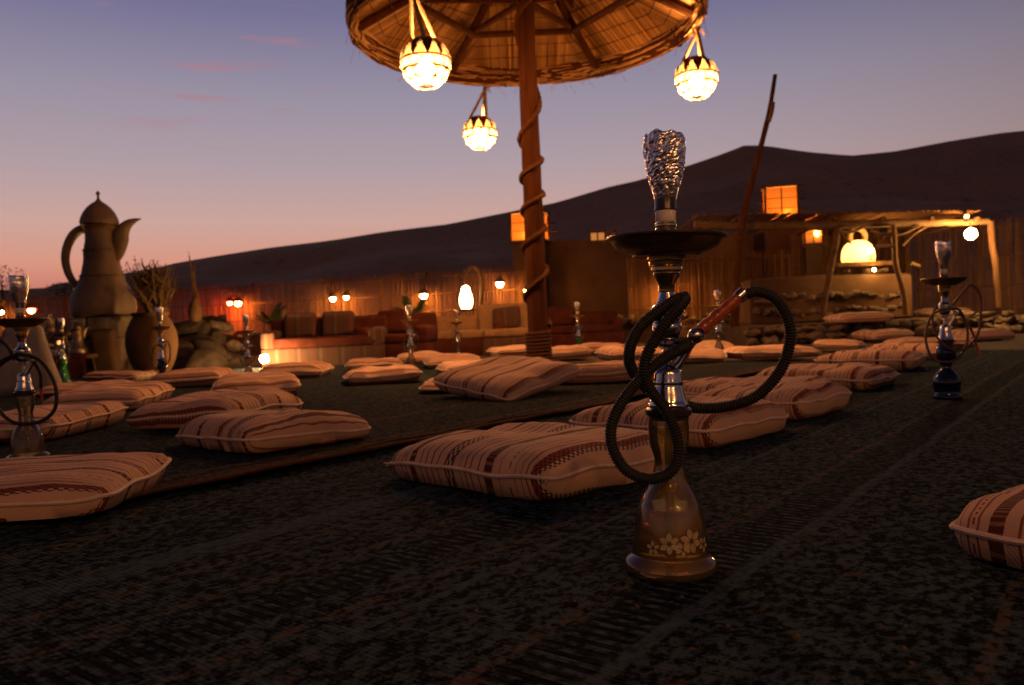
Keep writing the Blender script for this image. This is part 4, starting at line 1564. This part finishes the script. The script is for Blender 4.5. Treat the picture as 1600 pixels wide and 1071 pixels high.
for sx_ in (-1, 1):
    for sy_ in (-1, 1):
        MB().tube([(sx_ * .14, sy_ * .13, 0), (sx_ * .12, sy_ * .11, .25)], .018, 8).build('leg', 'wood', sto)
tk = D(76, 500, 11.8)
ewer('kettle', 'round dark kettle silhouette on the wall behind the leftmost pipe', (tk.x, tk.y, .62), .0016, 'copper_tray', R(160))
lw = thing('stone_wall', 'low stone wall at the left edge behind the red table', 'wall', (tk.x - .6, tk.y, 0))
for i in range(24):
    stone(lw, ((i % 8) * .26 - .95, rnd.uniform(-.06, .06), .12 + .2 * (i // 8)), rnd.uniform(.28, .36), 1500 + i)

# ================================================================== SOFAS


def sofa(label, px, py, w, rz, seatm, backm, arms=True, back_h=.56, cushions=0, seed=0):
    p = G(px, py)
    root = thing('low_sofa', label, 'sofa', (p.x, p.y, 0), R(rz), 'low sofas in front of the reed fence')
    dp = .75
    place(link('base', rbox((w, dp, .26), .03, 2, .012, seed), seatm, root), (0, 0, .13))
    place(link('seat', rbox((w - .02, dp - .16, .13), .05, 3, .018, seed + 1), backm, root), (0, -.08, .325))
    place(link('backrest', rbox((w, .18, back_h - .2), .06, 3, .02, seed + 2), backm, root), (0, dp / 2 - .08, .26 + (back_h - .2) / 2), (R(-6), 0, 0))
    if arms:
        for s_ in (-1, 1):
            place(link('armrest', rbox((.18, dp, .24), .06, 3, .015, seed + 3), seatm, root), (s_ * (w / 2 - .09), 0, .37))
    for i in range(cushions):
        place(link('back_cushion', rbox((.42, .14, .34), .065, 4, .02, seed + 5 + i), seatm, root), (-w / 2 + .42 + i * .5, .12, .55), (R(-14), 0, rnd.uniform(-.1, .1)))
    return root


sofa('low sofa with red and green plaid cover right of the ground lamp', 512, 572, 1.55, 4, 'plaid', 'red_cloth', True, .58, 2, 1)
sofa('low sofa with dark red cover behind the clear water pipe left of the umbrella', 622, 566, 1.0, -6, 'red_cloth', 'red_cloth', True, .60, 1, 11)
sofa('pale lamp-lit sofa behind the hanging egg shaped lantern', 722, 556, 1.35, 2, 'red_cloth', 'tan_cloth', True, .56, 0, 21)
sofa('tan lamp-lit sofa with a dark cushion left of the umbrella post', 800, 553, .95, 8, 'plaid', 'tan_cloth', False, .72, 1, 31)
sofa('dark sofa in the shade right of the umbrella post', 905, 545, 1.4, 0, 'red_cloth', 'red_cloth', True, .56, 1, 41)

# dry stone row along the bank in front of the left fence
sw = thing('stone_row', 'row of pale rounded stones on the bank below the fence lamps', 'stones', (fl[3].x - 1.5, fl[3].y - 1.0, BZ))
for i in range(70):
    q = i / 69
    a, b = Vector((fl[2].x, fl[2].y - 1.25, BZ)), Vector((fl[3].x + 1.6, fl[3].y - 1.3, BZ))
    p = a.lerp(b, q)
    stone(sw, (p.x - sw.location.x, p.y - sw.location.y + rnd.uniform(-.08, .08), .03 + rnd.uniform(0, .09)), rnd.uniform(.13, .24), 2000 + i)
sw = thing('stone_row', 'row of dim stones on the bank behind the plaid sofa', 'stones', (fl[1].x + 1.5, fl[1].y - 1.2, BZ))
for i in range(60):
    q = i / 59
    a, b = Vector((fl[1].x, fl[1].y - 1.35, BZ)), Vector((fl[2].x - .1, fl[2].y - 1.25, BZ))
    p = a.lerp(b, q)
    stone(sw, (p.x - sw.location.x, p.y - sw.location.y + rnd.uniform(-.08, .08), .02 + rnd.uniform(0, .07)), rnd.uniform(.13, .24), 2100 + i)
sw = thing('stone_row', 'row of rounded stones below the fence behind the tall water pipe', 'stones', (f5.x + .5, f5.y - .5, .22))
for i in range(60):
    p = Vector((f5.x - .6, f5.y - .6, 0)).lerp(Vector((f6.x + .2, f6.y - .6, 0)), i / 59)
    stone(sw, (p.x - sw.location.x, p.y - sw.location.y + rnd.uniform(-.08, .08), .12 + rnd.uniform(0, .14)), rnd.uniform(.15, .24), 2200 + i)

# ================================================================== PLANTS


def frond_plant(label, loc, n_, ln, seed, name='palm_plant', cat='plant'):
    r_ = random.Random(seed)
    root = thing(name, label, cat, loc)
    MB().tube([(0, 0, 0), (.01, 0, .12), (0, 0, .22)], [.05, .045, .03], 8).build('stem', 'wood', root)
    for i in range(n_):
        a = r_.uniform(0, 6.28)
        up = r_.uniform(.5, 1.25)
        l_ = ln * r_.uniform(.7, 1.1)
        d = Vector((math.cos(a) * math.cos(up), math.sin(a) * math.cos(up), math.sin(up)))
        pts = [Vector((0, 0, .2)) + d * (l_ * t_) + Vector((0, 0, -.35 * l_ * t_ * t_)) for t_ in [k / 9 for k in range(10)]]
        m = MB().tube(pts, [.009 - .0007 * k for k in range(10)], 4)
        side = d.cross(Vector((0, 0, 1))).normalized()
        for k in range(2, 10):
            tg = (pts[k] - pts[k - 1]).normalized()
            for s_ in (-1, 1):
                for h_ in (0, .5):
                    b = pts[k - 1].lerp(pts[k], h_)
                    e = b + (side * s_ * .8 + tg * .9 + Vector((0, 0, -.25))).normalized() * (.26 * l_ * (1.1 - k / 14))
                    w = tg * .012
                    m.add([b - w, b + w, b.lerp(e, .6) + w, e, b.lerp(e, .6) - w], [(0, 1, 2, 3, 4)])
        m.build('frond', 'leaf', root, smooth=False)
    return root


for (px, py, yy, zb, lab, sd_, ln) in ((425, 505, 17.3, BZ, 'dim leafy palm on the bank left of the twin wall lamps', 1, .8), (645, 503, 16.0, BZ, 'leafy palm in front of the fence behind the clear water pipe', 2, .75), (866, 505, 14.6, .1, 'small green plant in a pot right of the umbrella post', 3, .55)):
    p = D(px, py, yy)
    frond_plant(lab, (p.x, p.y, zb), 15, ln, sd_)


def bush(label, px, py, y, w, h, seed, zb=0.0):
    r_ = random.Random(seed)
    p = D(px, py, y)
    root = thing('scrub_bush', label, 'bush', (p.x, p.y, zb))
    top = p.z - zb
    MB().tube([(0, 0, 0), (.05, 0, top * .5), (0, 0, top)], [.06, .05, .02], 6).build('trunk', 'wood', root)
    m = MB()
    for i in range(900):
        d = Vector((r_.gauss(0, 1), r_.gauss(0, 1), r_.gauss(0, 1))).normalized() * (r_.random() ** .4)
        c_ = Vector((d.x * w, d.y * w, top + d.z * h))
        if noise.noise(c_ * 3 + Vector((seed, 0, 0))) < -.15:
            continue
        a = Vector((r_.uniform(-1, 1), r_.uniform(-1, 1), r_.uniform(-1, 1))) * .07
        b = Vector((r_.uniform(-1, 1), r_.uniform(-1, 1), r_.uniform(-1, 1))) * .05
        m.add([c_, c_ + a, c_ + b], [(0, 1, 2)])
    o = m.build('crown', 'scrub', root, smooth=False)
    o['kind'] = 'stuff'
    return root


bush('dark scrub bush on the skyline at the left edge', 2, 440, 24, .75, .5, 4)
bush('dark scrub bush on the skyline behind the giant coffee pot spout', 196, 436, 24, .9, .55, 5)
bush('low dark scrub on the skyline inside the coffee pot handle', 118, 452, 26, .9, .25, 6)

# ================================================================== LAMPS


def bulb_mesh(r_, c=(0, 0, 0)):
    return MB().lathe([(0, -r_)] + [(r_ * math.sin(math.pi * i / 7), -r_ * math.cos(math.pi * i / 7)) for i in range(1, 7)] + [(0, r_)], 12, c)


def wall_lamp(label, px, py, y, mat, r_=.06, arm=.28, shade=True, group='lamps on the reed fences'):
    p = D(px, py, y)
    root = thing('wall_lamp', label, 'lamp', p, 0, group)
    bulb_mesh(r_).build('bulb', mat, root)
    MB().tube([(0, arm, .16), (0, arm * .4, .17), (0, 0, .13), (0, 0, r_ * .9)], .012, 6).build('bracket', 'wood', root)
    if shade:
        MB().lathe_open([(.02, .14), (.05, .13), (r_ * 1.5, .06), (r_ * 1.75, .02), (r_ * 1.65, .02), (.04, .12)], 16).build('shade', 'clay', root)
    return root


def fy(px):      # distance of the left fence at a picture column
    pts = [(-320, 20.5), (262, 19.8), (520, 18.6), (840, 17.0)]
    for (a, ya), (b, yb) in zip(pts, pts[1:]):
        if px <= b:
            return ya + (yb - ya) * (px - a) / (b - a)
    return pts[-1][1]


for (px, py, mat, lab, r_) in ((372, 474, 'bulb_fence', 'yellow wall lamp beside the red lamp', .07), (359, 474, 'bulb_red', 'red wall lamp on the fence left of the umbrella', .05), (520, 467, 'bulb_fence', 'left lamp of the twin wall lamps on the reed fence', .06), (541, 465, 'bulb_fence', 'right lamp of the twin wall lamps on the reed fence', .05),
                               (662, 462, 'bulb_fence', 'wide wall lamp on the fence left of the hanging egg shaped lantern', .075), (781, 444, 'bulb_fence', 'bright wall lamp on the fence just left of the umbrella post', .07), (823, 455, 'bulb_fence', 'wall lamp half hidden by the umbrella post', .05),
                               (2, 488, 'bulb_fence', 'fence lamp at the left edge behind the tray of the leftmost pipe', .05)):
    wall_lamp(lab, px, py, fy(px) - .5, mat, r_, .46)
wall_lamp('red lamp glowing behind the bowl of the leftmost water pipe', 49, 485, 15.0, 'bulb_red', .06, .2)
wall_lamp('wall lamp hidden behind the stem of the tall water pipe, lighting the fence', 1040, 452, 15.1, 'bulb_fence', .055)
wall_lamp('bright bare lamp under the right end of the shelter beam', 1517, 366, 12.6, 'bulb_bright', .085, .1, False)

p = G(414, 580)
gl_ = thing('ground_lamp', 'dazzling small lamp standing on the ground beside the clear water pipe', 'lamp', (p.x, p.y, 0))
bulb_mesh(.05, (0, 0, .15)).build('bulb', 'bulb_spot', gl_)
MB().lathe([(.07, 0), (.075, .02), (.03, .05), (.03, .1)], 14).build('foot', 'wood', gl_)
p = G(104, 586)
gl_ = thing('candle_lamp', 'small lamp glowing behind the red table and green water pipe', 'lamp', (p.x, p.y + .5, 0))
bulb_mesh(.05, (0, 0, .36)).build('bulb', 'bulb_spot', gl_)
MB().lathe([(.06, 0), (.06, .02), (.02, .05), (.02, .32)], 12).build('stand', 'wood', gl_)

# crook post with the egg-shaped lantern
cy = 14.6
crk = thing('crook_post', 'pale crooked post curving over like a shepherd crook beside the sofas', 'post', (D(746, 520, cy).x, cy, 0))
pts = [D(x, y, cy) - crk.location for x, y in ((745, 540), (746, 515), (748, 490), (752, 465), (753, 440), (749, 424), (741, 417), (733, 420), (728, 430))]
MB().tube(spline(pts, .05), .035, 8).build('post', 'branch', crk)
eg = D(728, 466, cy)
el_ = thing('egg_lantern', 'bright egg shaped hanging lantern under the crook post', 'lantern', eg)
MB().lathe([(0, -.20), (.08, -.195), (.115, -.12), (.12, -.02), (.10, .08), (.075, .12), (.085, .135), (.07, .19), (.03, .225), (0, .23)], 20).build('shade', 'bulb_hanging', el_, 50)
MB().tube([(0, 0, .22), (0, 0, .42)], .006, 5).build('chain', 'wood', el_)
MB().lathe([(.13, -.22), (.13, -.2), (.05, -.19), (.05, -.22)], 16).build('ring', 'wood', el_)

# ================================================================== LEANING POLE, SHELTER, COUNTER AND OVEN
lp = thing('leaning_pole', 'tall leaning crooked pole rising against the dune', 'pole', (D(1150, 520, 12.2).x, 12.2, 0))
pts = [D(x, y, 12.2) - lp.location for x, y in ((1147, 532), (1149, 480), (1152, 430), (1156, 380), (1164, 330), (1176, 280), (1190, 225), (1201, 180), (1207, 145), (1212, 112))]
pp = spline(pts, .08)
MB().tube(pp, [.076 * (1 - .62 * i / len(pp)) + .006 * noise.noise(Vector((i * .4, 0, 0))) for i in range(len(pp))], 10).build('trunk', 'post_wood', lp)
pts = [D(x, y, 12.1) - lp.location for x, y in ((1208, 160), (1206, 175), (1200, 195))]
MB().tube(spline(pts, .05), .03, 8).build('branch_stub', 'wood', lp)
for z in (1.55, 1.75):
    b = min(pp, key=lambda v_: abs(v_.z - z))
    MB().tube([b + Vector((.075 * math.cos(a), .075 * math.sin(a), .004 * a)) for a in [i * .5 for i in range(26)]], .012, 5).build('rope_lashing', 'rope', lp)

SY = 13.0
sh = thing('branch_shelter', 'open shelter of crooked branches and a long beam over the stone counter', 'shelter', (D(1340, 480, SY).x, SY, TZ))


def branch(name, px, r0, r1, yy=SY, mat='branch', wob=.015):
    pts = spline([D(x, y, yy) - sh.location for x, y in px], .07)
    n_ = len(pts)
    pts = [q + noise.noise_vector(q * 3) * wob for q in pts]
    return MB().tube(pts, [r0 + (r1 - r0) * i / n_ + .008 * noise.noise(Vector((i * .5, r0 * 50, 0))) for i in range(n_)], 9).build(name, mat, sh)


branch('roof_beam', [(1085, 352), (1200, 354), (1320, 352), (1430, 349), (1545, 346)], .075, .055)
branch('post', [(1309, 352), (1304, 390), (1297, 430), (1289, 470), (1284, 496)], .05, .05)
branch('post', [(1396, 352), (1397, 385), (1401, 415), (1409, 445), (1414, 465), (1416, 493)], .04, .05, SY - .1)
branch('post', [(1548, 346), (1552, 390), (1557, 430), (1562, 484)], .05, .055, SY, 'wood')
branch('cross_branch', [(1368, 386), (1400, 384)], .03, .03, SY - .15)
branch('cross_branch', [(1312, 362), (1322, 374), (1336, 384)], .022, .02)
branch('cross_branch', [(1372, 384), (1383, 368), (1395, 356)], .022, .018)
branch('cross_branch', [(1360, 360), (1385, 368), (1412, 366), (1440, 352)], .02, .02, SY - .08)
branch('cross_branch', [(1410, 384), (1430, 366), (1452, 352)], .016, .014, SY - .05)
branch('cross_branch', [(1310, 362), (1330, 362), (1352, 354)], .03, .02, SY - .12)
branch('cross_branch', [(1425, 412), (1438, 416)], .03, .025, SY)
for (x, ln) in ((1150, 1.6), (1225, 1.8), (1300, 1.7), (1375, 1.8), (1450, 1.7), (1520, 1.6)):
    a = D(x, 350, SY) - sh.location
    MB().tube([a + Vector((0, -.15, .07)), a + Vector((.05, ln, .02))], .03, 7).build('rafter', 'wood', sh)
a, b = D(1090, 348, SY) - sh.location, D(1535, 342, SY) - sh.location
rm = MB()
for k in range(120):
    q = a.lerp(b, k / 119)
    rm.tube([q + Vector((rnd.uniform(-.02, .02), rnd.uniform(-.12, 0), .12)), q + Vector((rnd.uniform(-.05, .1), rnd.uniform(1.4, 1.75), .07))], rnd.uniform(.01, .02), 4)
o = rm.build('roof_reeds', 'reed', sh, smooth=False)
o['kind'] = 'stuff'
ub_ = D(1510, 338, SY - .1)
bo = thing('dark_bulb', 'small unlit round bulb on top of the shelter beam', 'bulb', ub_)
bulb_mesh(.045).build('globe', 'white_grommet', bo)
MB().lathe([(.03, -.09), (.03, -.04), (.02, -.035)], 10).build('socket', 'dark_band', bo)

# counter with the oven
c0, c1 = D(1172, 412, 13.5), D(1424, 412, 13.5)
ch = (c0.z + c1.z) / 2 - TZ
ct = thing('stone_counter', 'rough mud and stone counter under the shelter, carrying the glowing oven', 'counter', ((c0.x + c1.x) / 2, 13.9, TZ))
place(link('body', rbox((c1.x - c0.x, .8, ch - .20), .06, 3, .05, 3), 'mud_wall', ct), (0, 0, (ch - .2) / 2))
for i in range(34):
    stone(ct, ((i % 17) * .15 - 1.25, -.36 + rnd.uniform(-.04, .04), (.18 if i < 17 else .42) + rnd.uniform(-.05, .05)), rnd.uniform(.18, .28), 3000 + i)
ox = D(1345, 408, 13.6)
pl = MB().box((ox.x - ct.location.x + .02, -.22, ch - .03), (.95, .5, .07)).build('shelf', 'wood', ct)
for i, (px, py) in enumerate(((1325, 424), (1358, 424), (1372, 423), (1384, 420))):
    p = D(px, py, 13.55)
    stone(ct, (p.x - ct.location.x, -.26, ch - .15), .17, 3100 + i)
ov = thing('clay_oven', 'glowing rounded clay oven with a ring on top', 'oven', (ox.x, 13.7, TZ + ch + .006))
ok_ = 13.6 / F
MB().lathe([(24 * ok_, 0), (25 * ok_, 8 * ok_), (24 * ok_, 18 * ok_), (20 * ok_, 27 * ok_), (13 * ok_, 33 * ok_), (0, 36 * ok_)], 28).build('dome', 'glow_clay', ov)
bulb_mesh(.05, (.0, -.04, .16)).build('bulb', 'bulb_inside', ov)
tr_ = [(12 * ok_ * math.cos(a), 0, 41 * ok_ + 12 * ok_ * math.sin(a)) for a in [2 * math.pi * i / 30 for i in range(31)]]
MB().tube(tr_, 4.2 * ok_, 10, False).build('ring', 'oven_clay', ov)
op = thing('oven_lamp', 'dazzling small lamp in front of the clay oven', 'lamp', (ox.x + .03, 13.7 - .42, TZ + ch + .012))
bulb_mesh(.04, (0, 0, .16)).build('bulb', 'bulb_oven', op)
MB().lathe([(.05, 0), (.05, .015), (.015, .03), (.015, .125)], 12).build('stand', 'wood', op)
op = thing('shelf_lamp', 'small lamp hidden under the shelf below the clay oven', 'lamp', (ox.x + .12, 13.9 - .52, TZ + ch - .19))
bulb_mesh(.022, (0, 0, .05)).build('bulb', 'bulb_oven', op)

# crumbs and dry leaf bits scattered on the carpets
cr_ = random.Random(77)
lit = MB()
for k in range(230):
    p = G(cr_.uniform(-80, 1680), 1071 - 460 * cr_.random() ** .7, .02)
    if p.y > 7:
        continue
    sz = cr_.uniform(.002, .007)
    a = cr_.uniform(0, 6.28)
    e1_ = Vector((math.cos(a), math.sin(a), cr_.uniform(-.2, .4))) * sz
    e2_ = Vector((-math.sin(a), math.cos(a), cr_.uniform(-.2, .5))) * sz * cr_.uniform(.3, .8)
    p = Vector((p.x, p.y, .024))
    lit.add([p - e1_, p - e2_, p + e1_, p + e2_, p + Vector((0, 0, sz * .5))], [(0, 1, 4), (1, 2, 4), (2, 3, 4), (3, 0, 4)])
o = lit.build('leaf_litter', 'dry_stem', smooth=False)
o['kind'] = 'stuff'
o['label'] = 'crumbs and dry leaf bits scattered on the dark carpets'
o['category'] = 'litter'
